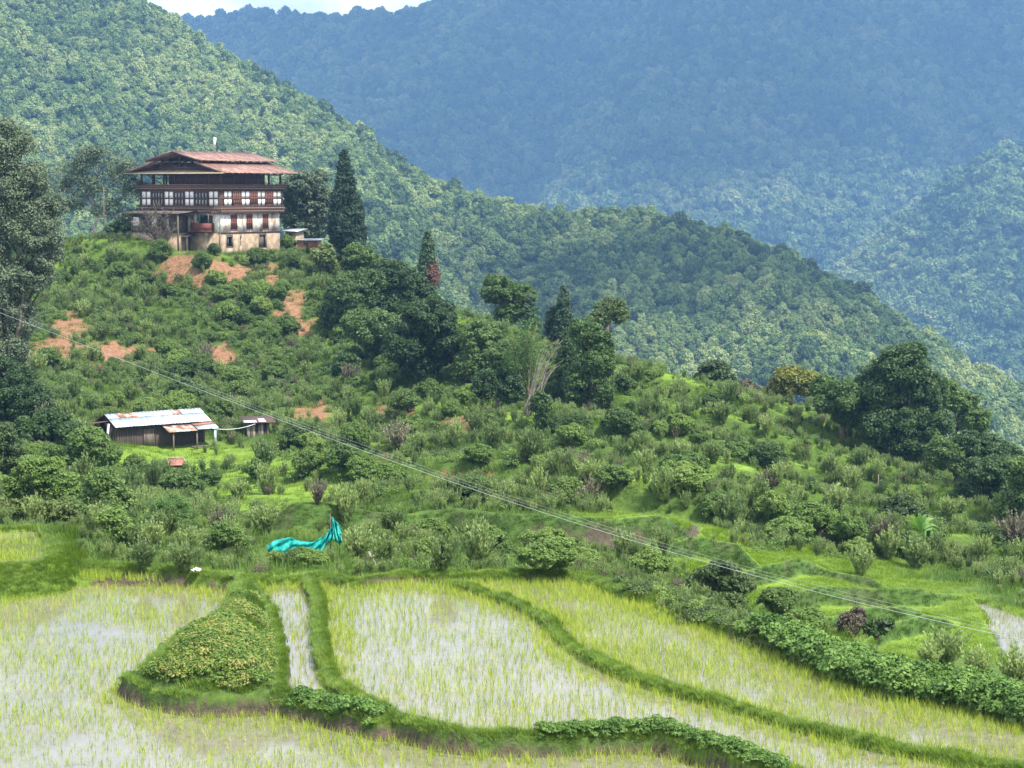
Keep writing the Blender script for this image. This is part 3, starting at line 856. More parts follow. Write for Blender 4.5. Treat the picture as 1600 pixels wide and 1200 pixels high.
# denser, yellower band of rice along the banks
r = np.random.default_rng(61); u, d = area_points(90000, 44, 76, .33, r)
near_b = gval(bund_d, u, d); ok = fieldm(u, d) & (near_b < 1.5) & (r.random(len(u)) < .42 * (1 - sstep(.35, 1.5, near_b)))
far_zone = (beyond > -2.6); ok |= fieldm(u, d) & gval(far_zone, u, d) & (r.random(len(u)) < .22)
xs_, ys_ = to_pix(u * d, d, WZ); ok &= ~((xs_ > 425) & (xs_ < 500) & (ys_ > 925) & (ys_ < 1090) & (r.random(len(u)) < .8))
u, d = u[ok], d[ok]; X, Y = u * d, d; zz = np.where(in_poly(X, Y, front_poly), PZ - .30, WZ - .02); n = len(u); s = r.uniform(.8, 1.35, n)
scatter('rice_seedlings', rice_p, np.stack([X, Y, zz], -1), np.stack([0*s, 0*s, r.uniform(0, 6.28, n)], -1), np.stack([s, s, s], -1), r.integers(0, 5, n), label='dense yellow-green rice fringe standing along the earth banks', category='rice seedlings')
print('rice', nr, n)

# ---- grass
gp = [proto('grass_patch', mesh_vq('grass_patch', blades(60, .5, .22, .03, 500 + i, .6, .5, 2, .6), M['grass'])) for i in range(4)]
brp = [proto('grass_patch', mesh_vq('grass_patch', blades(60, .38, .22, .03, 505 + i, .6, .5, 2, .6), M['bright_grass'])) for i in range(3)]
dgp = [proto('grass_patch', mesh_vq('grass_patch', blades(60, .6, .25, .032, 510 + i, .6, .45, 2, .6), M['dark_grass'])) for i in range(3)]
bgp = [proto('bank_grass', mesh_vq('bank_grass', blades(46, .20, .13, .014, 520 + i, .7, .16, 2, .6), M['bright_grass' if i < 3 else 'grass'])) for i in range(4)] + \
      [proto('bank_grass', mesh_vq('bank_grass', blades(40, .24, .15, .016, 530 + i, .7, .16, 2, .6), M['dark_grass'])) for i in range(3)]
r = np.random.default_rng(62)
u, d = area_points(30000, 66, 245, .37, r); ok = (gval(beyond, u, d) > .6) & ~gval(face, u, d) & ((soilv(u, d) < .3) | (r.random(len(u)) < .25)) & (gval(earth, u, d) < .4) & ~gval(inu | inr, u, d)
u, d = u[ok], d[ok]; n = len(u); lu = gval(lush, u, d); s = r.uniform(.55, 1.2, n) * (1.05 - .35 * lu); tz_ = (d < 96) & (lu > .2) & (to_pix(u * d, d, hsample(u, d))[0] > 980); s = np.where(tz_, s * .4, s)
pk = np.where(r.random(n) < .35 + .6 * lu, r.integers(0, 4, n), r.integers(4, 7, n))
pk = np.where((lu > .5) & (r.random(n) < .8), r.integers(7, 10, n), pk)
scatter('hillside_grass', gp + dgp + brp, put(u, d, -.03), np.stack([0*s, 0*s, r.uniform(0, 6.28, n)], -1), np.stack([s*1.2, s*1.2, s], -1), pk, label='green grass covering the hillside between the bushes', category='grass')
print('grass', n)
u, d = area_points(60000, 62, 110, .37, r); ok = (gval(beyond, u, d) > .5) & ~gval(face, u, d) & (gval(lush, u, d) > .4) & (gval(earth, u, d) < .4) & ~gval(inu | inr, u, d)
u, d = u[ok], d[ok]; n = len(u); s = r.uniform(.7, 1.6, n)
tgp = [proto('terrace_grass', mesh_vq('terrace_grass', blades(46, .17, .13, .014, 540 + i, .7, .16, 2, .6), M['bright_grass'])) for i in range(4)]
scatter('terrace_grass', tgp + bgp[:1], put(u, d, -.02), np.stack([0*s, 0*s, r.uniform(0, 6.28, n)], -1), np.stack([s*1.3, s*1.3, s], -1), r.integers(0, 5, n), label='short bright grass on the stepped terraces', category='grass')
u, d = area_points(330000, 42, 80, .33, r); bd = gval(bund_d, u, d); by_ = gval(beyond, u, d)
ok = ((bd < .05) | ((by_ > -.1) & (by_ < 4.5)) | gval(~inu & (du < 2.6), u, d)) & ~gval(inm, u, d) & (hsample(u, d) > np.where(gval(lev, u, d) < PZ, PZ - .2, PZ + .04)) & ~((gval(earth, u, d) > .6) & (r.random(len(u)) < .75))
u, d = u[ok], d[ok]; n = len(u); s = r.uniform(.4, .9, n) * (1 + .5 * (gval(by_*0+0 if False else beyond, u, d) > .6))
scatter('bank_grass', bgp, put(u, d, -.02), np.stack([r.normal(0,.1,n), r.normal(0,.1,n), r.uniform(0, 6.28, n)], -1), np.stack([s*1.1, s*1.1, s], -1), np.where(r.random(n) < .72, r.integers(0, 4, n), r.integers(4, 7, n)), label='short thick grass on the rice field banks', category='grass')
print('bank grass', n)
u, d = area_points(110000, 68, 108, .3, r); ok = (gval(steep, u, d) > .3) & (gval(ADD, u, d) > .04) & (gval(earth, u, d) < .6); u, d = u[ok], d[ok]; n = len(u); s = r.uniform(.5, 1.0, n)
fgp = [proto('bank_grass', mesh_vq('bank_grass', blades(46, .22, .12, .016, 550 + i, .8, .16, 2, .6), M['bank_shade_grass'])) for i in range(3)]
scatter('bank_grass', fgp, put(u, d, -.03), np.stack([0*s, 0*s, r.uniform(0, 6.28, n)], -1), np.stack([s, s, s], -1), r.integers(0, 3, n), label='grass coloured darker as painted shade on the steep faces of the stepped terraces', category='grass')

# ---- leafy creepers on the mound and bean plants on the banks
vine_p = [proto('mound_vines', clump_mesh('mound_vines', 600 + i, M['vine'], 110, .10, .62, .5)) for i in range(4)]
bean_p = [proto('bean_clump', clump_mesh('bean_clump', 610 + i, M['bean'], 200, .105, .8, .6)) for i in range(4)]
u, d = area_points(60000, 50, 68, .2, r); ok = gval(inm & (dm > .3), u, d) & (r.random(len(u)) < .75)
u, d = u[ok], d[ok]; n = len(u); core = sstep(-.2, .5, fbm(u*d/1.2, d/1.2, 3, 8) - .35 + .25); s = r.uniform(.22, .8, n)
X = u * d; PXm, PYm = to_pix(X, d, hsample(u, d)); vn = ((fbm(X * .9, d * .8, 3, 77) - .5) * 2.2 + (1 - np.hypot((PXm - 372) / 95, (PYm - 1035) / 72)) * .5) > -.02
scatter('mound_creeper', vine_p, put(u[vn], d[vn]), np.stack([0*s[vn], 0*s[vn], r.uniform(0, 6.28, vn.sum())], -1), np.stack([s, s, s*.9], -1)[vn], r.integers(0, 4, vn.sum()), label='yellow-green creeper heaped over the grassy mound between the fields', category='creeper')
gm = ~vn | (r.random(n) < .3); s2 = r.uniform(.7, 1.4, gm.sum())
scatter('mound_grass', bgp, put(u[gm], d[gm]), np.stack([0*s2, 0*s2, r.uniform(0, 6.28, gm.sum())], -1), np.stack([s2, s2, s2], -1), r.integers(0, 7, gm.sum()), label='dark grass on the lower rim of the mound', category='grass')
def along(pl, x0, x1, half, n, dz=0.05, seed=0):
    """points beside a bank line between two columns"""
    r = np.random.default_rng(seed); ln = world_line(pl); L = np.concatenate([[0], np.cumsum(np.hypot(*np.diff(ln, axis=0).T))])
    t = r.uniform(0, L[-1], n); X, Y = np.interp(t, L, ln[:,0]), np.interp(t, L, ln[:,1])
    a = r.uniform(0, 6.28, n); q = half * np.sqrt(r.random(n)); X, Y = X + np.cos(a) * q, Y + np.sin(a) * q
    px, py = to_pix(X, Y, PZ); k = (px > x0) & (px < x1); X, Y = X[k], Y[k]
    return np.stack([X, Y, height(X, Y) + dz], -1), px[k], py[k]
p1, qx, _ = along(EDGE[2:-1], 1165, 1760, .62, 5200, -.02, 3)
p1 = p1[r.random(len(p1)) < sstep(1150, 1330, qx)]
p1[:, 1] += .25; s = r.uniform(.5, 1.0, len(p1)) * (1 - .0)
p1[:, 2] = np.maximum(p1[:, 2], PZ + .05) + r.uniform(0, .3, len(p1))
scatter('bean_plants', bean_p, p1, np.stack([r.normal(0,.2,len(s)), r.normal(0,.2,len(s)), r.uniform(0, 6.28, len(s))], -1), np.stack([s, s, s], -1), r.integers(0, 4, len(s)), label='thick row of leafy bean plants along the right-hand field bank', category='bean plants')
p2, _, _ = along(B3, 845, 1230, .22, 3000, -.02, 4); s = r.uniform(.24, .46, len(p2)) ; p2[:, 2] = np.maximum(p2[:, 2], PZ + .1) + r.uniform(0, .1, len(p2))
k = (r.random(len(p2)) < .55); p2, s = p2[k], s[k]
scatter('bean_plants', bean_p, p2, np.stack([0*s, 0*s, r.uniform(0, 6.28, len(s))], -1), np.stack([s, s, s], -1), r.integers(0, 4, len(s)), label='low leafy bean plants on the front bank at the bottom edge', category='bean plants')
p3, _, _ = along(B4, 455, 610, .35, 260, 0, 5); s = r.uniform(.3, .6, len(p3))
scatter('bank_weeds', bean_p, p3, np.stack([0*s, 0*s, r.uniform(0, 6.28, len(s))], -1), np.stack([s, s, s], -1), r.integers(0, 4, len(s)), label='broad-leaved weeds on the bank below the mound', category='weeds')

# ---- undergrowth: low brambles, ferns and small wormwood nobody could count
br_p = [proto('bramble', clump_mesh('bramble', 630 + i, M['bush'], 240, .085, .6, .55, 7)) for i in range(4)]
ww_p = [proto('wormwood', wormwood_mesh(640 + i, M['wormwood'], 36, .32)) for i in range(4)]
wd_p = [proto('wormwood', wormwood_mesh(650 + i, M['wormwood_dry'], 26)) for i in range(1)]
dk_p = [proto('dark_clump', clump_mesh('dark_clump', 660 + i, M['mid_tree'], 240, .085, .6, .7, 7)) for i in range(2)]
def cleared(px, py):
    """open ground where nothing tall grows"""
    c = np.zeros(np.shape(px), bool)
    for (x, y, a, b) in [(330,392,125,14),(235,388,60,10),(255,378,40,12),(250,690,95,22),(405,690,32,14),(275,730,26,10),(475,866,72,36),(1350,935,215,56),(1200,900,110,36),(1480,985,90,40),(1570,985,50,40),(1100,870,60,18),(760,816,340,15),(900,838,130,22),(1040,830,80,22),
                        (300,722,120,10),(430,725,30,8),(470,385,40,10),(85,548,30,14),(112,515,20,12),(165,550,30,8),(425,440,8,18),(465,495,12,20)]:
        c |= ((px - x) / a) ** 2 + ((py - y) / b) ** 2 < 1
    return c
u, d = area_points(52000, 69, 238, .37, r); X = u * d; z = hsample(u, d); px, py = to_pix(X, d, z)
cover = fbm(X / 9, d / 9, 3, 81)
ok = (gval(beyond, u, d) > 1.6) & ~gval(inu | inr, u, d) & (gval(du, u, d) > 2.2) & ((soilv(u, d) < .35) | (r.random(len(u)) < .07)) & ~cleared(px, py) & (r.random(len(u)) < .35 + .9 * sstep(.36, .55, cover)) & (r.random(len(u)) > .88 * gval(lush, u, d)) \
     & ~((gval(earth, u, d) > .5)) & ~(gval(face, u, d) & (px > 1100))
u, d, px, py = u[ok], d[ok], px[ok], py[ok]; n = len(u)
kind = fbm(u * d / 16, d / 16, 3, 91) + r.normal(0, .09, n) + .14 * sstep(900, 1050, px)
pk = np.where(kind < .38, r.integers(0, 4, n), np.where(kind < .66, r.integers(4, 8, n), r.integers(0, 8, n)))
pk = np.where(r.random(n) < .05, 8, pk); dark = ((py < 640) & (px < 1000) | (px > 1450) & (py < 860)); pk = np.where(dark & (r.random(n) < .14), r.integers(9, 11, n), pk)
s = np.where(pk < 4, r.uniform(.6, 1.7, n), np.where(pk >= 9, r.uniform(.9, 2.0, n), r.uniform(.45, 1.3, n)))
s *= np.where(d < 95, .62, 1)
scatter('undergrowth', br_p + ww_p + wd_p + dk_p, put(u, d, -.05), np.stack([r.normal(0,.08,n), r.normal(0,.08,n), r.uniform(0, 6.28, n)], -1), np.stack([s, s, s * np.where(pk < 4, .9, 1)], -1), pk, label='brambles and low weeds covering the hillside', category='undergrowth')
print('undergrowth', n)
pe, qx, qy = along(EDGE[2:-1], 930, 1440, 1.9, 2600, -.03, 31)
pe[:, 1] += 2.3 + 1.2 * sstep(1000, 1200, qx); pe[:, 2] = height(pe[:, 0], pe[:, 1]) - .04
qq = to_pix(pe[:,0], pe[:,1], pe[:,2]); ke = r.random(len(pe)) < .8 * sstep(930, 1040, qq[0]) * (1 - sstep(1330, 1440, qq[0])); pe = pe[ke]
se = r.uniform(.35, .95, len(pe)); ob_p = [proto('olive_clump', clump_mesh('olive_clump', 670 + i, M['olive_tree'], 240, .085, .6, .6, 7)) for i in range(2)]
scatter('bank_undergrowth', br_p + ob_p + ww_p[:2], pe, np.stack([0*se, 0*se, r.uniform(0, 6.28, len(se))], -1), np.stack([se, se, se * .85], -1), r.choice([0,1,2,3,4,5,4,5,6], len(se)), label='tangled brambles between the far bank and the grassy terraces on the right', category='undergrowth')

# ---- bushes that can be told apart, each one an object
bush_me = [crown_mesh('leafy_bush', [(0,0,.45,.4,.4,.38)] + [(math.cos(a)*.3, math.sin(a)*.3, R2.uniform(.25,.6), .27, .27, .24) for a in np.arange(5)*1.26], .055, M['bush'], .9, .4, 700 + i, .6) for i in range(3)]
dbush_me = [crown_mesh('dark_bush', [(0,0,.5,.4,.4,.4)] + [(math.cos(a)*.3, math.sin(a)*.3, R2.uniform(.25,.65), .27, .27, .24) for a in np.arange(5)*1.26], .055, M['deep_green_bush'], .9, .4, 720 + i, .6) for i in range(2)]
ww_me = [wormwood_mesh(740 + i, M['wormwood'], 60, .38) for i in range(5)]
wdry_me = [wormwood_mesh(760 + i, M['wormwood_dry'], 34, .5) for i in range(2)]
def zone(px, py):
    if py > 838: return 'behind the far bank of the rice fields' if px < 1120 else 'between the bean bank and the grassy terraces'
    if px < 520: return 'on the slope below the farmhouse' if py < 600 else 'on the ground around the tin shed'
    if px < 1000: return 'on the slope under the dark tree clump' if py < 700 else 'in the belt above the long green terrace'
    return 'on the upper right slope before the large tree' if py < 730 else 'on the right slope above the grassy terraces'
KINDS_ = {'wormwood_bush': (ww_me, 'feathery grey-green wormwood bush'), 'dry_bush': (wdry_me, 'brownish half-dry wormwood bush'), 'leafy_bush': (bush_me, 'rounded fresh green leafy bush'), 'dark_bush': (dbush_me, 'rounded dark green leafy bush')}
taken = []
def bush(kind, px, py, h, wide=1.0, label=None, pos=None):
    g = ground(px, py) if pos is None else pos
    me = KINDS_[kind][0]; me = me[int(R2.integers(0, len(me)))]
    o = link(kind, me); o.location = (g[0], g[1], g[2] - .06); o.rotation_euler = (0, 0, float(R2.uniform(0, 6.28))); o.scale = (h * wide, h * wide, h)
    z = zone(px, py); o['category'] = 'bush'
    if label: o['label'] = label
    else: o['label'] = KINDS_[kind][1] + ' ' + z; o['group'] = KINDS_[kind][1].split(' ', 1)[1].replace('bush', 'bushes') + ' ' + z
    taken.append((px, py)); return o
# the ones that stand out
for (k, x, y, h, w, lb) in [
    ('wormwood_bush', 745, 893, 2.3, 1.1, 'tallest pale feathery bush directly behind the middle rice field'),
    ('wormwood_bush', 690, 892, 1.5, 1.2, 'low pale bush to the left of the tallest feathery bush'),
    ('leafy_bush', 855, 893, 1.5, 1.3, 'grey-green leafy bush in front of the brown earth bank'),
    ('leafy_bush', 905, 888, 1.2, 1.3, 'yellowish leafy bush at the right end of the brown earth bank'),
    ('wormwood_bush', 560, 880, 1.7, 1.1, 'feathery bush right of the turquoise net'),
    ('wormwood_bush', 600, 885, 1.5, 1.1, 'feathery bush just behind the pale dead stump'),
    ('wormwood_bush', 540, 812, 2.0, .9, 'grey-green bush behind the raised tip of the turquoise net'),
    ('leafy_bush', 1015, 905, 1.5, 1.0, 'upright leafy bush where the far bank begins to slope down'),
    ('wormwood_bush', 1065, 720, 1.8, 1, 'pale bush alone on the green terrace left of the right slope'),
    ('wormwood_bush', 1190, 790, 2.0, 1, 'large pale feathery bush in the middle of the right slope'),
    ('dry_bush', 1200, 765, 1.8, 1.2, 'brownish dry bush beside the large pale feathery bush'),
    ('wormwood_bush', 1430, 890, 2.2, 1.3, 'broad grey bush above the stepped terraces on the right'),
    ('wormwood_bush', 1345, 900, 1.8, 1.1, 'grey bush left of the broad one above the stepped terraces'),
    ('dry_bush', 1380, 850, 2.0, 1.1, 'purplish dry bush left of the banana plant'),
    ('wormwood_bush', 1480, 1042, 1.5, 1.4, 'widest feathery bush behind the bean row'),
    ('wormwood_bush', 1450, 1045, 1.1, 1.4, 'low feathery bush touching the left side of the widest one behind the bean row'),
    ('wormwood_bush', 1585, 1085, 1.6, 1.1, 'feathery bush below the pale field at the right edge'),
    ('wormwood_bush', 1525, 1068, 1.3, 1.1, 'smaller feathery bush between two others behind the bean row'),
    ('dark_bush', 1215, 960, 1.3, 1.2, 'dark leafy bush right of the round olive bush'),
    ('leafy_bush', 1255, 985, 1.1, 1.3, 'low leafy bush at the upper start of the bean row'),
    ('wormwood_bush', 225, 890, 1.3, 1.2, 'pale silvery bush behind the left field bank'),
    ('wormwood_bush', 290, 893, 1.4, 1.2, 'pale silvery bush behind the white rag'),
    ('dark_bush', 250, 405, 2.8, .9, 'dark green bush under the bare tree by the farmhouse'),
    ('leafy_bush', 450, 378, 2.6, .8, 'pale green bush against the right corner of the farmhouse'),
    ('dark_bush', 335, 398, 1.6, .9, 'small bush at the foot of the farmhouse wall'),
    ]:
    bush(k, x, y, h, w, lb)
for i_, (x_, y_) in enumerate([(428,884),(452,887),(486,887),(514,882),(470,880)]): bush('wormwood_bush' if i_ % 2 else 'leafy_bush', x_, y_, .8 + .1 * (i_ % 3), 1.2)
# the rest, thinned so that none stands inside another
cnt = {k: 0 for k in KINDS_}; occ = []
tries = 0
while tries < 6000 and sum(cnt.values()) < 430:
    tries += 1
    px, py = R2.uniform(-30, 1630), R2.uniform(400, 900)
    if cleared(px, py): continue
    if py < np.interp(px, [0,430,620,800,960,1100,1300,1450,1600], [405,405,470,520,585,620,665,715,745]): continue
    if py > np.interp(px, [0,90,1000,1100,1150,1300,1600], [820,870,880,835,830,870,930]): continue
    g = ground(px, py); dd_ = g.y; u_ = g.x / g.y
    if gval(beyond, u_, dd_) < 1.8 or gval(soil, u_, dd_) > .3 or gval(inr | inu, u_, dd_): continue
    lz = gval(lush, u_, dd_)
    if R2.random() < .72 * lz: continue
    h = float(R2.uniform(1.3, 2.7)) * (0.62 if dd_ < 100 else 1.0)
    if any((g.x - a) ** 2 + (g.y - b) ** 2 < (.42 * (h + c)) ** 2 for a, b, c in occ): continue
    v = R2.random(); f = float(fbm(np.array(g.x / 16), np.array(g.y / 16), 3, 91)) + R2.normal(0, .08) + (.14 if px > 950 else 0)
    kd = ('leafy_bush' if f < .42 else 'wormwood_bush') if v < .86 else ('dry_bush' if v < .9 else 'dark_bush')
    if py < 640 and px < 1000 and R2.random() < .1: kd = 'dark_bush'
    if cnt[kd] >= 270: continue
    cnt[kd] += 1; occ.append((g.x, g.y, h)); bush(kd, px, py, h, float(R2.uniform(.8, 1.25)), pos=g)
print('bushes', cnt, tries)

# ---- every bush gets a description of its own: what it looks like and what it stands by
LM = [('the farmhouse', 345, 385), ('the tall lone conifer', 541, 400), ('the brick shed', 480, 388), ('the bare twiggy tree', 245, 388), ('the big red soil scar', 85, 548), ('the narrow red soil chute', 455, 490), ('the small red soil patch', 350, 555),
      ('the tin roof shed', 240, 690), ('the plank hut', 402, 680), ('the rusty tin cover', 275, 728), ('the turquoise net', 475, 850), ('the dead stump', 588, 880), ('the brown dug-out bank', 490, 648), ('the round glossy tree', 508, 430),
      ('the central dark tree clump', 650, 590), ('the bare brown canes', 835, 640), ('the half-brown cypress', 669, 470), ('the brown earth bank', 900, 840), ('the round olive bush', 1120, 910), ('the dome-shaped ridge tree', 1115, 615),
      ('the yellowish ridge tree', 1240, 650), ('the largest tree', 1400, 715), ('the twin bleached stalks', 1350, 765), ('the banana plant', 1438, 845), ('the short bleached stalk', 1298, 812), ('the right-edge pale field', 1570, 980), ('the layered right-edge tree', 1550, 790),
      ('the mid-green ridge tree', 790, 520), ('the round-crowned leaning tree', 946, 596), ('the small lone dark tree', 540, 590), ('the lower left thicket', 120, 780), ('the small upper rice field', 40, 860), ('the long green terrace', 760, 815), ('the pale bamboo', 810, 600),
      ('the left-edge dark tree', 20, 668), ('the stepped green terraces', 1380, 930), ('the tallest pale bush', 745, 893)]
groups = {}
for o in list(COL.objects):
    if o.get('category') == 'bush' and o.get('group'):
        px, py = to_pix(o.location.x, o.location.y, o.location.z)
        c = sorted((math.hypot((px - a) , (py - b) * 1.3), nm, a, b) for nm, a, b in LM)[0]
        dx, dy = px - c[2], (py - c[3]) * 1.3; an = math.degrees(math.atan2(-dy, dx)) % 360
        di = ['right of', 'up-right of', 'above', 'up-left of', 'left of', 'down-left of', 'below', 'down-right of'][int((an + 22.5) // 45) % 8]
        near_ = 'close ' if c[0] < 45 else ('' if c[0] < 100 else 'well ')
        hh = o.scale[2]; ww_ = o.scale[0] / hh
        sz = 'tall ' if hh > 2.25 else ('low ' if hh < 1.35 else ''); wd_ = 'slender ' if ww_ < .92 else ('broad ' if ww_ > 1.12 else '')
        kd = {'wormwood_bush': 'feathery grey-green bush', 'dry_bush': 'brownish dry bush', 'leafy_bush': 'fresh green leafy bush', 'dark_bush': 'dark green leafy bush'}[o.name.split('.')[0]]
        lb = sz + wd_ + kd + ' ' + near_ + di + ' ' + c[1]
        groups.setdefault(lb, []).append((px, py, o)); o['group'] = kd.replace('bush', 'bushes') + ' around ' + c[1]
for lb, L in groups.items():
    L.sort(key=lambda q: q[0])
    if len(L) == 1: L[0][2]['label'] = lb
    elif len(L) == 2:
        tag_ = ('left', 'right') if abs(L[0][0] - L[1][0]) > abs(L[0][1] - L[1][1]) else (('upper', 'lower') if L[0][1] < L[1][1] else ('lower', 'upper'))
        for q, t in zip(L, tag_): q[2]['label'] = lb + ', the ' + t + ' of two'
    else:
        for i, q in enumerate(L):
            od = ['leftmost', 'second from the left', 'third from the left', 'fourth from the left', 'fifth from the left', 'sixth from the left'][min(i, 5)] if i < len(L) - 1 else 'rightmost'
            q[2]['label'] = lb + ', ' + od
ll = [len(o['label'].split()) for o in COL.objects if o.get('category') == 'bush']; print([o['label'] for o in COL.objects if o.get('category') == 'bush' and len(o['label'].split()) > 16], 'label words', max(ll))
# ------------------------------------------------------------------ the farmhouse
L_, W_ = 10.5, 12.6
def plaster_mat():
    m, nt, n, l = new_mat('stained_plaster')
    z = noise_node(n, l, .9, 6, .7, sc3=(1, 1, .45)); z2 = noise_node(n, l, 3.5, 5, .7, sc3=(1.6, 1.6, .5))
    r = ramp(n, l, z.outputs['Fac'], [(.42, (.82,.81,.79)), (.52, (.70,.66,.60)), (.60, (.36,.27,.19))])
    r2 = ramp(n, l, z2.outputs['Fac'], [(.42, (1,1,1)), (.66, (.48,.36,.27))])
    c = mixc(n, l, 1.0, r.outputs[0], r2.outputs[0], 'MULTIPLY')
    p = n('ShaderNodeBsdfPrincipled'); p.inputs['Roughness'].default_value = .9
    l(c, p.inputs['Base Color']); o = n('ShaderNodeOutputMaterial'); l(p.outputs[0], o.inputs['Surface'])
    return m
M['plaster'] = plaster_mat()
M['earth_wall'] = rough_mat('rammed_earth', [(.3, (.16,.115,.075)), (.5, (.29,.215,.145)), (.72, (.43,.35,.26))], 1.3, 6, .9)
M['timber'] = rough_mat('dark_timber', [(.3, (.045,.025,.018)), (.7, (.11,.06,.045))], 5)
M['timber_red'] = rough_mat('red_timber', [(.3, (.11,.045,.035)), (.7, (.22,.09,.065))], 5)
M['timber_old'] = rough_mat('old_grey_timber', [(.3, (.07,.055,.045)), (.7, (.17,.14,.11))], 5, sc3=(4, 4, .6))
M['white_panel'] = rough_mat('whitewashed_panel', [(.40, (.82,.82,.81)), (.62, (.74,.71,.66)), (.74, (.42,.32,.24))], 1.3, 6)
M['dentil'] = rough_mat('painted_dentils', [(.3, (.26,.15,.11)), (.7, (.45,.34,.27))], 8)
M['pane'] = rough_mat('dusty_pane', [(.3, (.16,.18,.20)), (.7, (.42,.44,.46))], 2, 4, .25)
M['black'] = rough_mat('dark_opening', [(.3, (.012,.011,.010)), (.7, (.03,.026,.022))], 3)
M['rust_roof'] = rough_mat('rusty_red_roof', [(.3, (.12,.055,.045)), (.46, (.22,.115,.09)), (.58, (.31,.19,.155)), (.72,(.42,.32,.28))], 1.6, 8, .7, sc3=(1.6, .35, 1))
M['olive_roof'] = rough_mat('old_olive_roof', [(.3, (.20,.15,.09)), (.7, (.34,.29,.19))], 1.5, 6, .8)
M['door_red'] = rough_mat('maroon_board', [(.3, (.10,.03,.025)), (.7, (.19,.06,.05))], 3)
M['cloth_teal'] = rough_mat('teal_cloth', [(.3, (.0,.10,.09)), (.7, (.01,.18,.15))], 6)
M['tin'] = rough_mat('grey_tin_sheet', [(.35, (.30,.35,.39)), (.6, (.45,.51,.55)), (.8, (.58,.62,.65))], .7, 5, .5, .15, sc3=(1.2, .5, 1))
M['tin_rust'] = rough_mat('rusted_tin_sheet', [(.38, (.50,.50,.49)), (.5, (.34,.20,.14)), (.62, (.20,.075,.05))], 1.6, 6, .7, .1)
M['rust'] = rough_mat('rust', [(.3, (.16,.06,.04)), (.7, (.30,.15,.10))], 5)
M['brick'] = rough_mat('red_brick', [(.3, (.20,.07,.045)), (.7, (.34,.15,.10))], 4)
M['white_tin'] = rough_mat('white_tin', [(.3, (.62,.64,.66)), (.7, (.80,.82,.83))], 2, 4, .5)
M['white_cloth'] = rough_mat('white_cloth', [(.3, (.68,.68,.66)), (.7, (.85,.85,.83))], 9)

house = empty('farmhouse', HC, math.radians(90) - HA, 'large old farmhouse with whitewashed walls, timber window storey and rusty red roofs on the hilltop', 'farmhouse')
def fbx(mb, face, s0, s1, z0, z1, o0, o1):
    if face == 'R': mb.box((s0, -o1, z0), (s1, -o0, z1))
    elif face == 'L': mb.box((-o1, s0, z0), (-o0, s1, z1))
    elif face == 'B': mb.box((s0, W_ + o0, z0), (s1, W_ + o1, z1))
    else: mb.box((L_ + o0, s0, z0), (L_ + o1, s1, z1))
SP_ = {'R': L_, 'L': W_, 'B': L_, 'E': W_}
# earth base and plaster storey, with real openings left in the two walls one sees
def wall_with_holes(mb, face, z0, z1, holes, o0=-.45, o1=0.0):
    s = 0.0 if face in 'RB' else .0
    end = SP_[face]
    if face in ('L', 'E'): s, end = .45, end - .45
    for (a, b, c, d) in sorted(holes):
        a_, b_ = max(a, s), b
        fbx(mb, face, s, a_, z0, z1, o0, o1)
        if c > z0: fbx(mb, face, a_, b_, z0, c, o0, o1)
        if d < z1: fbx(mb, face, a_, b_, d, z1, o0, o1)
        s = b_
    fbx(mb, face, s, end, z0, z1, o0, o1)
mb = MB()
wall_with_holes(mb, 'R', -1.5, 2.5, [(.75, 1.95, .75, 2.1), (3.2, 3.5, .9, 1.9), (6.55, 8.0, .55, 2.25)])
wall_with_holes(mb, 'L', -1.5, 2.5, [(5.3, 6.9, .2, 2.0)]); wall_with_holes(mb, 'B', -1.5, 2.5, []); wall_with_holes(mb, 'E', -1.5, 2.5, [])
mb.build('base_wall', M['earth_wall'], house)
lw = [(1.6, 2.75), (4.4, 5.5), (7.35, 8.4)]
mb = MB()
wall_with_holes(mb, 'R', 2.5, 4.8, [(a, b, 2.72, 4.65) for a, b in lw], -.42, -.02)
wall_with_holes(mb, 'L', 2.5, 4.8, [(1.4, 3.9, 2.75, 4.55), (4.65, 5.0, 4.1, 4.5), (5.45, 6.9, 2.6, 4.5)], -.42, -.02); wall_with_holes(mb, 'B', 2.5, 4.8, [], -.42, -.02); wall_with_holes(mb, 'E', 2.5, 4.8, [], -.42, -.02)
mb.build('plaster_wall', M['plaster'], house)
mb = MB(); fbx(mb, 'R', -.1, L_ + .1, 2.44, 2.56, -.02, .10); fbx(mb, 'L', .0, W_ + .1, 2.45, 2.55, -.02, .06); mb.build('ledge', M['timber'], house)
mb = MB(); mb.box((.6, .6, -.5), (L_ - .6, W_ - .6, 8.1)); mb.build('inner_core', M['black'], house)
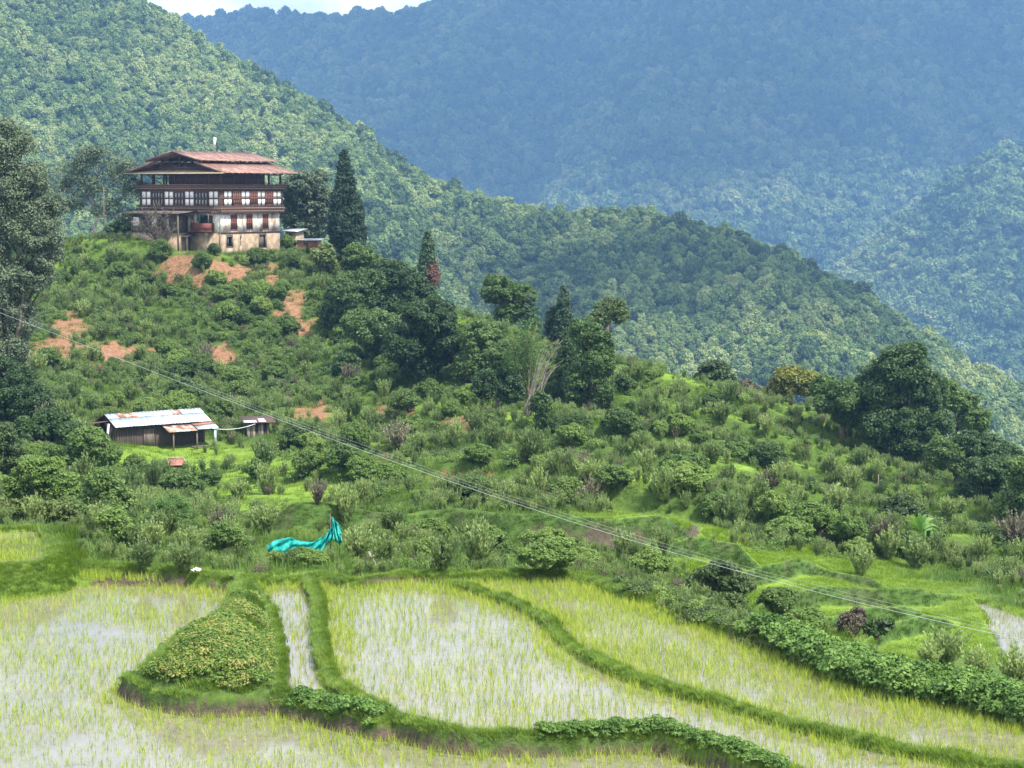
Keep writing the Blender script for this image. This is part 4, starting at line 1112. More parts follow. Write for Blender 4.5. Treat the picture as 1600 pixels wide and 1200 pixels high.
# openings in the lower storeys
for a, b in lw:
    mb = MB(); fbx(mb, 'R', a, b, 2.72, 4.65, -.35, -.28)
    w_ = MB(); fbx(w_, 'R', a, b, 2.72, 2.84, -.26, .05); fbx(w_, 'R', a, b, 4.5, 4.65, -.26, .08)
    for k in range(4): s = a + (b - a - .1) * k / 3; fbx(w_, 'R', s, s + .1, 2.84, 4.5, -.26, .03)
    fbx(w_, 'R', a + .1, b - .1, 3.6, 3.7, -.26, .02)
    win = w_.build('window', M['timber_red'], house); 
    mb.build('shutter_board', M['timber'], win)
    for k in range(3):
        s = a + .14 + (b - a - .1) * k / 3; g = MB(); fbx(g, 'R', s, s + (b - a) / 3 - .14, 3.74, 4.2, -.27, -.2); 
        if k != 1: g.build('pane', M['pane'], win)
mb = MB(); fbx(mb, 'R', .75, .87, .75, 2.1, -.3, .04); fbx(mb, 'R', 1.83, 1.95, .75, 2.1, -.3, .04); fbx(mb, 'R', .87, 1.83, 1.98, 2.1, -.3, .04); fbx(mb, 'R', .87, 1.83, .75, .85, -.3, .04); fbx(mb, 'R', 1.2, 1.28, .85, 1.98, -.25, -.1)
mb.build('stable_opening', M['timber_old'], house)
mb = MB(); fbx(mb, 'R', 6.6, 7.55, .55, 2.2, -.25, -.15); fbx(mb, 'R', 6.55, 6.68, .55, 2.25, -.3, .04); fbx(mb, 'R', 7.87, 8.0, .55, 2.25, -.3, .04); fbx(mb, 'R', 6.68, 7.87, 2.12, 2.25, -.3, .04)
for k in range(6): fbx(mb, 'R', 6.72 + k * .15, 6.84 + k * .15, .58, 2.1, -.15, -.12)
mb.build('plank_door', M['timber_old'], house)
mb = MB(); fbx(mb, 'L', 5.45, 6.9, 2.6, 4.5, -.3, -.2); fbx(mb, 'L', 5.45, 5.6, 2.6, 4.5, -.3, .02); fbx(mb, 'L', 6.75, 6.9, 2.6, 4.5, -.3, .02); mb.build('upper_door', M['door_red'], house)
mb = MB(); fbx(mb, 'L', 5.3, 6.05, .2, 2.0, -.2, -.1); mb.build('lower_door', M['timber_old'], house)
# balcony with its maroon board and hanging cloth
mb = MB(); fbx(mb, 'L', 1.25, 4.1, 2.62, 2.74, 0, .9); fbx(mb, 'L', 1.25, 4.15, 2.74, 3.62, .82, .9); fbx(mb, 'L', 1.25, 1.33, 2.74, 3.62, 0, .82); fbx(mb, 'L', 4.07, 4.15, 2.74, 3.62, 0, .82)
bal = mb.build('balcony', M['door_red'], house)
mb = MB(); fbx(mb, 'L', 3.2, 3.75, 3.95, 4.6, .06, .10); fbx(mb, 'L', 2.75, 3.2, 4.3, 4.62, .06, .10); mb.build('hanging_cloth', M['cloth_teal'], bal)
mb = MB(); [fbx(mb, 'L', s, s + .1, 3.62, 4.7, .8, .9) for s in (1.25, 2.7, 4.05)]; mb.build('post', M['timber_old'], bal)
# timber window storey
o = .28
mb = MB(); mb.box((-o, -o, 4.8), (L_ + o, W_ + o, 7.5)); mb.build('timber_storey', M['timber'], house)
mb = MB()
for (z0, z1, e) in [(4.78, 4.98, .45), (5.2, 5.3, .55), (5.5, 5.66, .42), (7.38, 7.52, .40)]:
    mb.box((-e, -e, z0), (L_ + e, W_ + e, z1))
mb.build('floor_beam', M['timber'], house)
mb = MB()
for (z0, z1, e) in [(7.52, 7.66, .50), (7.82, 7.92, .66), (8.06, 8.2, .95)]: mb.box((-e, -e, z0), (L_ + e, W_ + e, z1))
co = mb.build('cornice', M['timber'], house)
for (z0, z1, e, sp) in [(7.66, 7.82, .62, .30), (7.92, 8.06, .78, .30), (4.98, 5.14, .5, .3), (5.32, 5.46, .5, .34)]:
    for f in 'RL':
        s = -e + .05
        mbd = MB()
        while s < SP_[f] + e - .15: fbx(mbd, f, s, s + .13, z0 + .01, z1 - .01, e - .22, e); s += sp
        mbd.build('painted_band', M['dentil'], co)
def panels(face, a, b):
    w = (b - a) / 2
    mb = MB()
    for k in range(2):
        for (z0, z1) in ((5.72, 6.45), (6.6, 7.34)): fbx(mb, face, a + k * w + .05, a + (k + 1) * w - .05, z0, z1, o - .02, o + .03)
    return mb
mb = MB()
PR = [(.1, 1.5), (3.2, 4.7), (6.1, 7.5), (8.95, 10.45)]; PL = [(.15, 1.68), (4.0, 5.5), (7.3, 8.8), (11.0, 12.55)]
for face, LL in (('R', PR), ('L', PL)):
    for a, b in LL: panels(face, a, b).build('white_panel', M['white_panel'], house)
mb = MB()
for face, LL in (('R', PR), ('L', PL)):
    for a, b in LL:
        for s in (a - .05, (a + b) / 2 - .05, b - .05): fbx(mb, face, s, s + .1, 5.66, 7.4, o, o + .09)
    fbx(mb, face, -o, SP_[face] + o, 6.47, 6.58, o, o + .07)
mb.build('panel_framing', M['timber'], house)
def arch_window(face, a, b, n, mat):
    f = MB(); w = (b - a) / n
    for k in range(n + 1): fbx(f, face, a + k * w - .045, a + k * w + .045, 5.66, 7.38, o + .02, o + .17)
    for z in (5.68, 6.5, 7.26): fbx(f, face, a, b, z, z + .11, o + .02, o + .15)
    win = f.build('window', mat, house)
    for k in range(n):
        for (z0, z1) in ((5.82, 6.42), (6.64, 7.22)):
            s0, s1 = a + k * w + .09, a + (k + 1) * w - .09; c = (s0 + s1) / 2
            pts = [(s0, z0), (s1, z0), (s1, z1 - .2), (c + (s1 - c) * .55, z1 - .07), (c, z1), (c - (s1 - c) * .55, z1 - .07), (s0, z1 - .2)]
            g = MB(); V = []
            for oo in (o + .01, o + .05):
                for (s, z) in pts: V.append((s, -oo, z) if face == 'R' else (-oo, s, z))
            m_ = len(pts)
            g.add(V, q=[(i, (i + 1) % m_, m_ + (i + 1) % m_, m_ + i) for i in range(m_)], n=[list(range(m_)), list(range(m_, 2 * m_))])
            g.build('pane', M['pane'] if face == 'L' else M['dentil'], win)
for a, b in [(1.7, 3.1), (4.8, 6.0), (7.6, 8.85)]: arch_window('R', a, b, 4, M['timber_red'])
for a, b, n_ in [(1.85, 3.85, 4), (5.65, 7.15, 3), (9.0, 10.8, 4)]: arch_window('L', a, b, n_, M['timber'])
# open attic
mb = MB()
for x in np.linspace(-.1, L_ + .1, 6):
    for y in (-.1, W_ + .1): mb.box((x - .09, y - .09, 8.2), (x + .09, y + .09, 9.95))
for y in np.linspace(-.1, W_ + .1, 8)[1:-1]:
    for x in (-.1, L_ + .1): mb.box((x - .09, y - .09, 8.2), (x + .09, y + .09, 10.6 - abs(y - W_/2) * .08))
for x in (1.6, 4.4, 7.2): mb.box((x - .07, -.15, 8.9), (x + .07, W_, 9.0))
mb.box((-.2, -.16, 9.28), (L_ + .2, -.02, 9.42)); mb.box((-.17, -.01, 9.28), (-.03, W_, 9.42)); mb.beam((-.1, 9.4, 8.25), (-.1, 11.6, 9.3), .09)
mb.beam((1.6, -.1, 8.9), (3.3, -.1, 9.3), .07)
mb.build('attic_post', M['timber'], house)
mb = MB(); mb.box((1.2, 1.0, 8.2), (9.0, 8.6, 9.7)); mb.box((.9, 1.0, 8.2), (1.2, 9.2, 9.4)); mb.build('attic_room', M['timber'], house)
# roofs: two slopes each, the upper one riding above the lower
my = W_ / 2
def slope(mb, x0, x1, y0, z0, y1, z1, th=.07):
    c = [(x0, y0, z0), (x1, y0, z0), (x1, y1, z1), (x0, y1, z1)]
    if y0 > y1: c = [c[1], c[0], c[3], c[2]]
    mb.sheet(c, (0, 0, th))
def corrug(mb, x0, x1, y0, z0, y1, z1, step=.85):      # raised seams down the slope
    x = x0 + .3; 
    while x < x1: mb.beam((x, y0, z0 + .09), (x, y1, z1 + .09), .06, .04); x += step
mb = MB()
slope(mb, -1.55, L_ + 1.45, -1.95, 9.5, my - 3.4, 10.82); slope(mb, -1.55, L_ + 1.45, W_ + 1.6, 9.5, my + 3.4, 10.82)
corrug(mb, -1.55, L_ + 1.4, -1.95, 9.5, my - 3.4, 10.82)
lower = mb.build('lower_roof', M['rust_roof'], house)
mb = MB(); slope(mb, -1.6, L_ + 1.9, my - 4.6, 10.98, my, 12.08); slope(mb, -1.6, L_ + 1.9, my + 4.4, 10.98, my, 12.08)
corrug(mb, -1.6, L_ + 1.85, my - 4.6, 10.98, my, 12.08); mb.beam((-1.6, my, 12.16), (L_ + 1.9, my, 12.16), .3, .05)
mb.build('upper_roof', M['rust_roof'], house)
mb = MB()       # skirt roof across the gable end
mb.sheet([(-1.75, -1.95, 9.42), (-.2, -.9, 10.0), (-.2, W_ + .7, 10.0), (-1.75, W_ + 1.6, 9.42)], (0, 0, .06)); mb.build('gable_skirt_roof', M['olive_roof'], house)
mb = MB()
for y0, z0, y1, z1 in [(-1.95, 9.42, my - 3.4, 10.74), (W_ + 1.6, 9.42, my + 3.4, 10.74), (my - 4.6, 10.9, my, 12.0), (my + 4.4, 10.9, my, 12.0)]:
    for x in np.arange(-1.45, L_ + 1.5, 1.3): mb.beam((x, y0, z0 - .03), (x, y1, z1 - .03), .09, .12)
for x in (-.15, L_ / 2, L_ + .15):
    mb.box((x - .1, .3, 10.05), (x + .1, W_ - .3, 10.2)); mb.box((x - .07, my - .1, 10.2), (x + .07, my + .1, 11.95))
    for y in (my - 3, my + 3): mb.box((x - .07, y - .08, 10.2), (x + .07, y + .08, 11.25))
mb.build('rafter', M['timber'], house)
mb = MB()       # near-black sheets standing in for the shade inside the open gable
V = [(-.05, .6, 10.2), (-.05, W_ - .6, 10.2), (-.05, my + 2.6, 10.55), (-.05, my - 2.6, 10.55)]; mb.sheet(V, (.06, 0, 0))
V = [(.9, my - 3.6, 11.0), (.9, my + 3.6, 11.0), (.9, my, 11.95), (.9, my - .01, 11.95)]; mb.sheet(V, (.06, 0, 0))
mb.build('gable_shade_sheet', M['black'], house)

# lean-to at the left of the farmhouse
ax = empty('lean_to', house.matrix_world @ Vector((0, 0, 0)), 0)
bpy.context.view_layer.update()
hm = Matrix.Translation(HC) @ Matrix.Rotation(math.radians(90) - HA, 4, 'Z')
ax.location = hm @ Vector((-1.5, 8.3, 0)); ax.rotation_euler = (0, 0, math.radians(90) - HA)
ax['label'] = 'weathered lean-to with grey board roof against the left wall of the farmhouse'; ax['category'] = 'lean-to'
def ab(mb, x0, x1, y0, y1, z0, z1): mb.box((x0 + 1.5, y0 - 8.3, z0), (x1 + 1.5, y1 - 8.3, z1))
mb = MB(); ab(mb, -3, -.03, 5.2, 11.9, -.5, 2.45); mb.build('base_wall', M['earth_wall'], ax)
mb = MB(); ab(mb, -2.9, -.35, 5.3, 11.8, 2.45, 4.75)
for k in range(22): ab(mb, -2.97, -2.9, 5.3 + k * .3, 5.5 + k * .3, 2.45, 4.7)
mb.build('board_wall', M['timber_old'], ax)
for (a, b, z0, z1) in [(10.4, 11.4, 3.3, 4.3), (7.55, 8.3, 3.2, 4.4), (5.6, 6.2, 3.0, 4.2)]:
    mb = MB(); ab(mb, -3.02, -2.95, a, b, z0, z1); mb.build('white_panel', M['white_panel'], ax)
mb = MB(); ab(mb, -3.0, -2.94, 8.7, 9.9, 2.6, 4.3); ab(mb, -3.0, -2.94, 6.4, 7.2, 2.6, 4.3); mb.build('dark_opening', M['black'], ax)
mb = MB(); mb.sheet([(-3.9 + 1.5, 3.3 - 8.3, 4.72), (-.1 + 1.5, 3.3 - 8.3, 5.05), (-.1 + 1.5, 12.6 - 8.3, 5.05), (-3.9 + 1.5, 12.6 - 8.3, 4.72)], (0, 0, .1))
for k in range(9): mb.box((-2.4, -5 + k * 1.03, 4.84), (-1.6, -4.6 + k * 1.03, 4.93))
mb.build('roof', M['timber_old'], ax)
mb = MB(); [ab(mb, -3.7, -3.55, y, y + .14, .3, 4.7) for y in (3.5, 5.4)]; mb.build('post', M['timber_old'], ax)
# outside stair
st = empty('stairway', hm @ Vector((-3.2, 6.6, 0)), math.radians(90) - HA, 'pale stone steps at the foot of the lean-to behind the bare tree', 'steps')
for k in range(7):
    mb = MB(); mb.box((-1.9 + k * .3, -.8, -.3), (-1.6 + k * .3, .8, .3 + k * .28)); mb.build('step', M['white_panel'] if k % 2 else M['earth_wall'], st)
mb = MB()        # shade roof over the lower door
mb.sheet([(-1.4, 4.2, 1.95), (-.02, 4.2, 2.35), (-.02, 7.0, 2.35), (-1.4, 7.0, 1.95)], (0, 0, .07)); mb.build('door_canopy', M['timber_old'], house)
mb = MB(); mb.box((-1.35, 4.3, -.5), (-1.2, 4.45, 1.95)); mb.box((-1.35, 6.8, -.5), (-1.2, 6.95, 1.95)); mb.build('canopy_post', M['timber_old'], house)

# ------------------------------------------------------------------ sheds
def frame_at(px, py, D, ang): return P(px, py, D), ang
# tin roofed shed on the lower left
g0 = P(180, 699, 148.5)
sh = empty('tin_roof_shed', g0, math.radians(33), 'long dark plank shed with a silvery corrugated tin roof on the lower left slope', 'shed')
mb = MB(); Ls = 8.1
mb.box((.3, .45, -1.2), (Ls - .3, .6, 1.62)); mb.box((.3, .6, -1.2), (.45, 3.9, 1.62)); mb.box((Ls - .45, .6, -1.2), (Ls - .3, 3.9, 1.62)); mb.box((.3, 3.9, -1.2), (Ls - .3, 4.05, 1.62))
for k in range(37):
    if R2.random() < .8: mb.box((.35 + k * .2, .415, -1.0), (.35 + k * .2 + R2.uniform(.08, .15), .45, 1.5 + R2.uniform(-.1, .1)))
mb.hexa([(.31, .6, 1.62), (.44, .6, 1.62), (.44, 3.9, 1.62), (.31, 3.9, 1.62), (.31, 2.1, 2.25), (.44, 2.1, 2.25), (.44, 2.4, 2.25), (.31, 2.4, 2.25)])
mb.build('plank_wall', rough_mat('smoke_dark_planks', [(.3, (.03,.022,.018)), (.7, (.10,.07,.055))], 3, sc3=(5, 5, .4)), sh)
def tin_roof(root, x0, x1, y0, z0, y1, z1, n, mats, name='roof'):
    w = (x1 - x0) / n
    for k in range(n):
        mb = MB(); a = x0 + k * w; b = a + w + .05; dz = (k % 2) * .012
        nn = 6; 
        for q in range(nn):
            xa, xb = a + (b - a) * q / nn, a + (b - a) * (q + 1) / nn; h0, h1 = (0, .035) if q % 2 else (.035, 0)
            mb.sheet([(xa, y0, z0 + dz + h0), (xb, y0, z0 + dz + h1), (xb, y1, z1 + dz + h1), (xa, y1, z1 + dz + h0)], (0, 0, .012))
        mb.build(name, mats(k), root)
tin_roof(sh, 0, Ls, -.12, 1.55, 1.45, 2.08, 9, lambda k: M['tin'], 'roof_sheet')
tin_roof(sh, 0, Ls, 1.38, 2.09, 2.25, 2.36, 9, lambda k: M['tin_rust'] if k in (1, 2, 6) else M['tin'], 'roof_sheet')
mb = MB(); mb.sheet([(0, 2.3, 2.33), (Ls, 2.3, 2.33), (Ls, 4.5, 1.5), (0, 4.5, 1.5)], (0, 0, .03)); mb.build('rear_roof', M['timber'], sh)
mb = MB(); mb.beam((-.75, .2, -.7), (-.1, 1.0, 1.75), .16); mb.build('prop', M['tin'], sh)
mb = MB(); mb.sheet([(-1.3, 1.4, 1.75), (.3, 1.4, 1.9), (.3, 4.5, 1.5), (-1.3, 4.5, 1.4)], (0, 0, .08)); mb.box((-1.2, 1.5, -1), (-1.05, 1.65, 1.75)); mb.build('side_awning', M['timber'], sh)
mb = MB(); mb.box((2.55, .36, -.3), (2.67, .42, 1.2)); mb.box((3.3, .36, -.3), (3.4, .42, 1.2)); mb.box((2.55, .35, 1.1), (3.4, .41, 1.2)); mb.box((2.7, .38, -.3), (3.3, .412, 1.08)); mb.build('door', M['timber_old'], sh)
pr = MB(); 
for k in range(4): pr.sheet([(4.0 + k*.62, -1.25, 1.02), (4.64 + k*.62, -1.25, 1.02), (4.64 + k*.62, .42, 1.5), (4.0 + k*.62, .42, 1.5)], (0, 0, .02 + .01 * (k % 2)))
po = pr.build('porch_roof', M['tin_rust'], sh)
mb = MB(); mb.sheet([(6.45, -1.3, 1.1), (8.25, -1.3, 1.14), (8.25, -.6, 1.36), (6.45, -.6, 1.3)], (0, 0, .02)); mb.build('tin_sheet', M['tin'], po)
mb = MB(); mb.sheet([(6.4, -.6, 1.35), (8.2, -.6, 1.4), (8.2, .4, 1.58), (6.4, .4, 1.5)], (0, 0, .02)); mb.build('rusty_sheet', M['rust'], po)
for x in (4.4, 6.4): mb = MB(); mb.box((x, -1.1, -1), (x + .1, -1.0, 1.05)); mb.build('post', M['timber_old'], sh)
mb = MB(); mb.box((7.9, -1.15, -.4), (8.1, -1.02, 1.1)); mb.build('post', M['tin'], sh)
mb = MB(); mb.box((6.0, -1.1, -.35), (7.8, -1.04, -.22)); mb.build('rail', M['timber_old'], sh)
# plank outhouse
g1 = ground(402, 684); 
oh = empty('plank_outhouse', P(386, 683, g1.y), math.radians(18), 'small leaning hut of upright planks to the right of the tin roof shed', 'outhouse')
k_ = g1.y / F
mb = MB(); Wd = 37 * k_
mb.box((0.05, .05, -.8), (Wd - .05, 1.5, 22 * k_)); mb.build('inner_wall', M['black'], oh)
xx = 0
for k in range(9):
    w = [.26, .2, .24, .22, .24, .2, .26, .2, .22][k]
    if xx + w > Wd: break
    if k not in (3, 6): mb = MB(); mb.box((xx, 0, -.5 - .1 * (k % 3)), (xx + w - .02, .045, (22 + k % 2) * k_)); mb.build('plank', M['timber_old'] if k % 3 == 1 else rough_mat('pale_plank', [(.3, (.16,.13,.10)), (.7, (.36,.31,.25))], 4, sc3=(4, 4, .5)), oh)
    xx += w
mb = MB(); mb.sheet([(-.35, -.4, 22.5 * k_), (Wd + .4, -.4, 22 * k_), (Wd + .4, 1.8, 28 * k_), (-.35, 1.8, 28 * k_)], (0, 0, .06)); rf = mb.build('roof', M['timber'], oh)
mb = MB(); mb.sheet([(-.3, -.42, 24 * k_), (.75, -.42, 23.8 * k_), (.75, .1, 25.4 * k_), (-.3, .1, 25.6 * k_)], (0, 0, .04)); mb.build('tin_patch', M['white_tin'], rf)
mb = MB(); mb.sheet([(.95, -.3, 24.2 * k_), (1.5, -.3, 24 * k_), (1.5, .6, 27 * k_), (.95, .6, 27 * k_)], (0, 0, .03)); mb.build('tin_patch', M['white_tin'], rf)
# cord between shed and outhouse
def cord(name, pts, rad, mat, **pr):
    mb = MB(); mb.tube(pts, [rad] * len(pts), 5); return mb.build(name, mat, smooth=True, **pr)
a, b = P(331, 669, 151), P(402, 661, g1.y)
cord('slack_rope', [a.lerp(b, t) - Vector((0, 0, .45 * 4 * t * (1 - t) * .6)) for t in np.linspace(0, 1, 12)], .022, M['white_tin'], label='white cord slung between the tin roof shed and the plank hut', category='rope')
# rusty cover in the grass
g2 = ground(275, 733); k_ = g2.y / F
rc_ = empty('rusty_cover', P(262, 731, g2.y), math.radians(6), 'low box under a tilted rusty tin cover in the grass below the tin roof shed', 'rusty box')
mb = MB(); mb.box((.12, .1, -.5), (1.15, .9, 4 * k_ )); mb.build('box_body', M['door_red'], rc_)
mb = MB(); mb.sheet([(.1, -.1, 3 * k_), (1.35, -.1, 3.5 * k_), (1.1, 1.1, 12 * k_), (-.12, 1.1, 11 * k_)], (0, 0, .04)); lid = mb.build('lid', M['rust'], rc_)
mb = MB()
cs = [(.1, -.1, 3 * k_), (1.35, -.1, 3.5 * k_), (1.1, 1.1, 12 * k_), (-.12, 1.1, 11 * k_)]
for i in range(4): p, q = Vector(cs[i]) + Vector((0,0,.06)), Vector(cs[(i+1)%4]) + Vector((0,0,.06)); mb.beam(p, q, .05, .05)
mb.build('rim', rough_mat('pale_rust_rim', [(.3, (.30,.18,.14)), (.7, (.48,.36,.30))], 6), lid)

def small_shed(name, px0, px1, py_top, py_base, D, label, wall, roof, rz=0.1, ov=.35, dep=3.0, roofh=.25):
    k = D / F; w = (px1 - px0) * k; h = (py_base - py_top) * k
    e = empty(name, P(px0, py_base, D), rz, label, 'shed')
    mb = MB(); mb.box((0, 0, -2.0), (w, dep, h - .12)); wl_ = mb.build('wall', wall, e)
    mb = MB(); mb.box((w * .35, -.03, -.2), (w * .6, 0.0, h * .7)); mb.build('door', M['timber'], e)
    mb = MB(); mb.sheet([(-ov, -ov, h - .1), (w + ov, -ov, h - .16), (w + ov, dep + ov, h + roofh), (-ov, dep + ov, h + roofh)], (0, 0, .06)); mb.build('roof', roof, e)
small_shed('brick_shed', 464, 494, 374, 390, 236, 'low red brick shed with a flat white roof right of the farmhouse', M['brick'], M['tin'], -.12, .35, 3.0, -.04)
small_shed('white_roof_hut', 446, 464, 360, 376, 243, 'small hut with a pale tin roof half hidden behind the farmhouse corner', M['earth_wall'], M['tin'], -.3, .4, 2.5, .12)
small_shed('brown_hut', 48, 72, 374, 388, 240, 'small brown hut glimpsed under the big tree at the left edge', M['door_red'], M['timber_old'], .15)

# ------------------------------------------------------------------ pole, flag, wires
def ztop(px, py, D): return P(px, py, D).z
d_ = 232.0; b_ = P(163, 384, d_); b_.z = float(height(b_.x, b_.y)); tp = P(162, 292, d_)
mb = MB(); mb.tube([b_ - Vector((0,0,.5)), tp], [.09, .06], 6); up_o = mb.build('wooden_pole', M['timber_old'], label='thin dark pole standing on the grass left of the farmhouse', category='pole')
up_o2 = None
mb = MB(); mb.box((tp.x - .35, tp.y - .04, tp.z - .5), (tp.x + .35, tp.y + .04, tp.z - .42)); mb.build('crossbar', M['timber_old'], up_o)
fp = P(333, 214, 241); fb = Vector((fp.x, fp.y, float(height(fp.x, fp.y))))
fl = empty('prayer_flag', fb, 0, 'white prayer flag on a thin pole rising behind the farmhouse roof', 'prayer flag')
mb = MB(); mb.tube([(0, 0, -.5), (0, 0, fp.z - fb.z)], [.05, .03], 6); mb.build('pole', M['timber_old'], fl)
V, q = [], []
hz = fp.z - fb.z
for i in range(9):
    t = i / 8; V += [(.03, 0, hz - .05 - t * 1.0), (.03 + .38 * (1 - .4 * t) , .10 * math.sin(t * 7), hz - .1 - t * 1.05)]
for i in range(8): q.append((2*i, 2*i+1, 2*i+3, 2*i+2))
fm = make_mesh('flag_cloth', V, [np.array(q)], M['white_cloth']); fo = link('flag_cloth', fm, fl); so_ = fo.modifiers.new('thick', 'SOLIDIFY'); so_.thickness = .015

wire_m = rough_mat('grey_wire', [(.3, (.36,.38,.38)), (.7, (.5,.52,.52))], 3, 3, .5)
wp = [(-400,345),(-150,432),(0,492),(200,566),(400,641),(600,711),(800,783),(1000,853),(1100,882),(1300,930),(1500,976),(1650,1009),(1900,1060)]
wx = [p[0] for p in wp]
def wire(dy0, dy1, rad, label, dD=0, x0=-400, x1=1900):
    pts = []
    for x in np.linspace(x0, x1, 60):
        t = (x + 150) / 1900.0; Dx = 1 / ((1 / 118.0) * (1 - t) + (1 / 50.0) * t) + dD
        c = np.polyfit(wx, [p[1] for p in wp], 4); y = np.polyval(c, x) + dy0 * (1 - t) + dy1 * t
        pts.append(P(x, y, Dx))
    cord('power_wire', pts, rad, wire_m, label=label, category='wire', group='overhead wires crossing the valley')
wire(0, 0, .0075, 'brightest overhead wire, lowest of the three crossing the slope from upper left')
wire(-7, -12, .003, 'faint overhead wire just above the brightest one', .5)
wire(-3, -6, .003, 'faint overhead wire running between the other two', .3, 300, 1900)

# ------------------------------------------------------------------ turquoise net, rag, stump, sticks
top = [(416,852),(428,846),(450,839),(462,843),(478,848),(494,845),(508,836),(517,826),(521,815),(516,808),(520,809),(528,818),(533,832)]
bot = [(420,866),(432,864),(447,866),(462,857),(476,864),(488,866),(502,861),(512,849),(520,843),(526,846),(531,852),(533,850),(534,842)]
gD = min(ground(x_, y_).y for x_, y_ in [(440,868),(475,868),(505,866),(530,852)]) - 1.0; print('net', gD)
def net_pt(p, off): 
    v = P(p[0], p[1], gD + off); return v
nn, mm_ = 60, 12; V = []
ti = np.linspace(0, len(top) - 1, nn)
for a in range(nn):
    i = ti[a]; tx = np.interp(i, range(len(top)), [p[0] for p in top]); ty = np.interp(i, range(len(top)), [p[1] for p in top]); bx_ = np.interp(i, range(len(bot)), [p[0] for p in bot]); by2 = np.interp(i, range(len(bot)), [p[1] for p in bot])
    for b in range(mm_):
        t = b / (mm_ - 1); fold = .16 * math.sin(a * 1.15 + 2.2 * t) + .12 * math.sin(a * .47 + b * .9) - .5 * t
        V.append(tuple(P(tx * (1-t) + bx_ * t, ty * (1-t) + by2 * t + .8 * math.sin(a * .9), gD + fold)))
idn = np.arange(nn * mm_).reshape(nn, mm_); qn = np.stack([idn[:-1,:-1], idn[1:,:-1], idn[1:,1:], idn[:-1,1:]], -1).reshape(-1, 4)
m, nt, n, l = new_mat('turquoise_net')
p = n('ShaderNodeBsdfPrincipled'); z = noise_node(n, l, 2.5, 5, .6); r_ = ramp(n, l, z.outputs['Fac'], [(.35, (.0,.25,.22)), (.6, (.01,.42,.36)), (.75, (.08,.55,.48))]); l(r_.outputs[0], p.inputs['Base Color']); p.inputs['Roughness'].default_value = .6
t_ = n('ShaderNodeBsdfTranslucent'); l(r_.outputs[0], t_.inputs['Color']); ms = n('ShaderNodeMixShader'); ms.inputs[0].default_value = .35
l(p.outputs[0], ms.inputs[1]); l(t_.outputs[0], ms.inputs[2]); o_m = n('ShaderNodeOutputMaterial'); l(ms.outputs[0], o_m.inputs['Surface'])
no = link('shade_net', make_mesh('shade_net', V, qn, m, True), label='crumpled turquoise shade net draped over the weeds behind the rice field', category='net')
so_ = no.modifiers.new('thick', 'SOLIDIFY'); so_.thickness = .02
# post that holds the net's raised tip
pt = P(516, 806, gD + .4); pb = Vector((pt.x, pt.y, float(height(pt.x, pt.y))))
mb = MB(); mb.tube([pb - Vector((0,0,.3)), pt + Vector((0,0,.12))], [.022, .016], 6); mb.build('net_stake', M['bark'], label='thin wooden stake holding up the tip of the turquoise net', category='stake')
g3 = ground(588, 893); mb = MB()
pp = [g3 + Vector((0, 0, -.2)), P(586, 885, g3.y), P(581, 873, g3.y), P(576, 862, g3.y)]
mb.tube(pp, [.12, .10, .075, .05], 7); mb.tube([pp[2], P(584, 868, g3.y - .2)], [.05, .03], 5); mb.tube([pp[1], P(594, 880, g3.y - .1), P(597, 884, g3.y)], [.06, .05, .02], 5)
mb.build('dead_stump', M['bark_pale'], smooth=True, label='pale dead stump leaning among weeds behind the middle rice field', category='stump')
g4 = ground(307, 903); 
def rag(name, g, w, h, label, seed):
    r = np.random.default_rng(seed); nx_, ny_ = 9, 7; V = []
    for i in range(nx_):
        for j in range(ny_):
            V.append((g.x + (i/(nx_-1) - .5) * w + r.normal(0, .02), g.y + (j/(ny_-1) - .5) * .35, g.z + .1 + h * abs(math.sin(i * 1.1 + j * .6)) * (1 - abs(i/(nx_-1) - .45)) + r.normal(0, .015)))
    id_ = np.arange(nx_ * ny_).reshape(nx_, ny_); q = np.stack([id_[:-1,:-1], id_[1:,:-1], id_[1:,1:], id_[:-1,1:]], -1).reshape(-1, 4)
    ob = link(name, make_mesh(name, V, q, M['white_cloth'], True), label=label, category='rag'); s_ = ob.modifiers.new('t', 'SOLIDIFY'); s_.thickness = .02
rag('white_rag', Vector((g4.x, g4.y - .1, PZ + .26)), .30, .12, 'crumpled white rag on the bank above the left rice field', 4)
g5 = ground(372, 394); rag('white_sheet', g5 + Vector((0, 0, .1)), .9, .5, 'white scrap lying at the foot of the farmhouse wall', 6)
for (x0, y0, x1, y1, lb) in [(1331, 770, 1336, 745, 'thin bleached dead stem left of its twin on the right slope'), (1369, 768, 1373, 741, 'thin bleached dead stem just below the large right-hand tree'), (1299, 815, 1296, 797, 'short pale dead stem low on the right slope')]:
    g = ground(x0, y0); mb = MB(); mb.tube([g - Vector((0,0,.3)), P((x0+x1)/2 + 1, (y0+y1)/2, g.y), P(x1, y1, g.y)], [.06, .045, .02], 5); mb.tube([P((x0+x1)/2, (y0+y1)/2, g.y), P(x1 + 5, y1 + 8, g.y)], [.03, .015], 4)
    mb.build('bleached_stalk', M['bark_pale'], label=lb, category='dead stalk', group='bleached dead stems on the right slope')
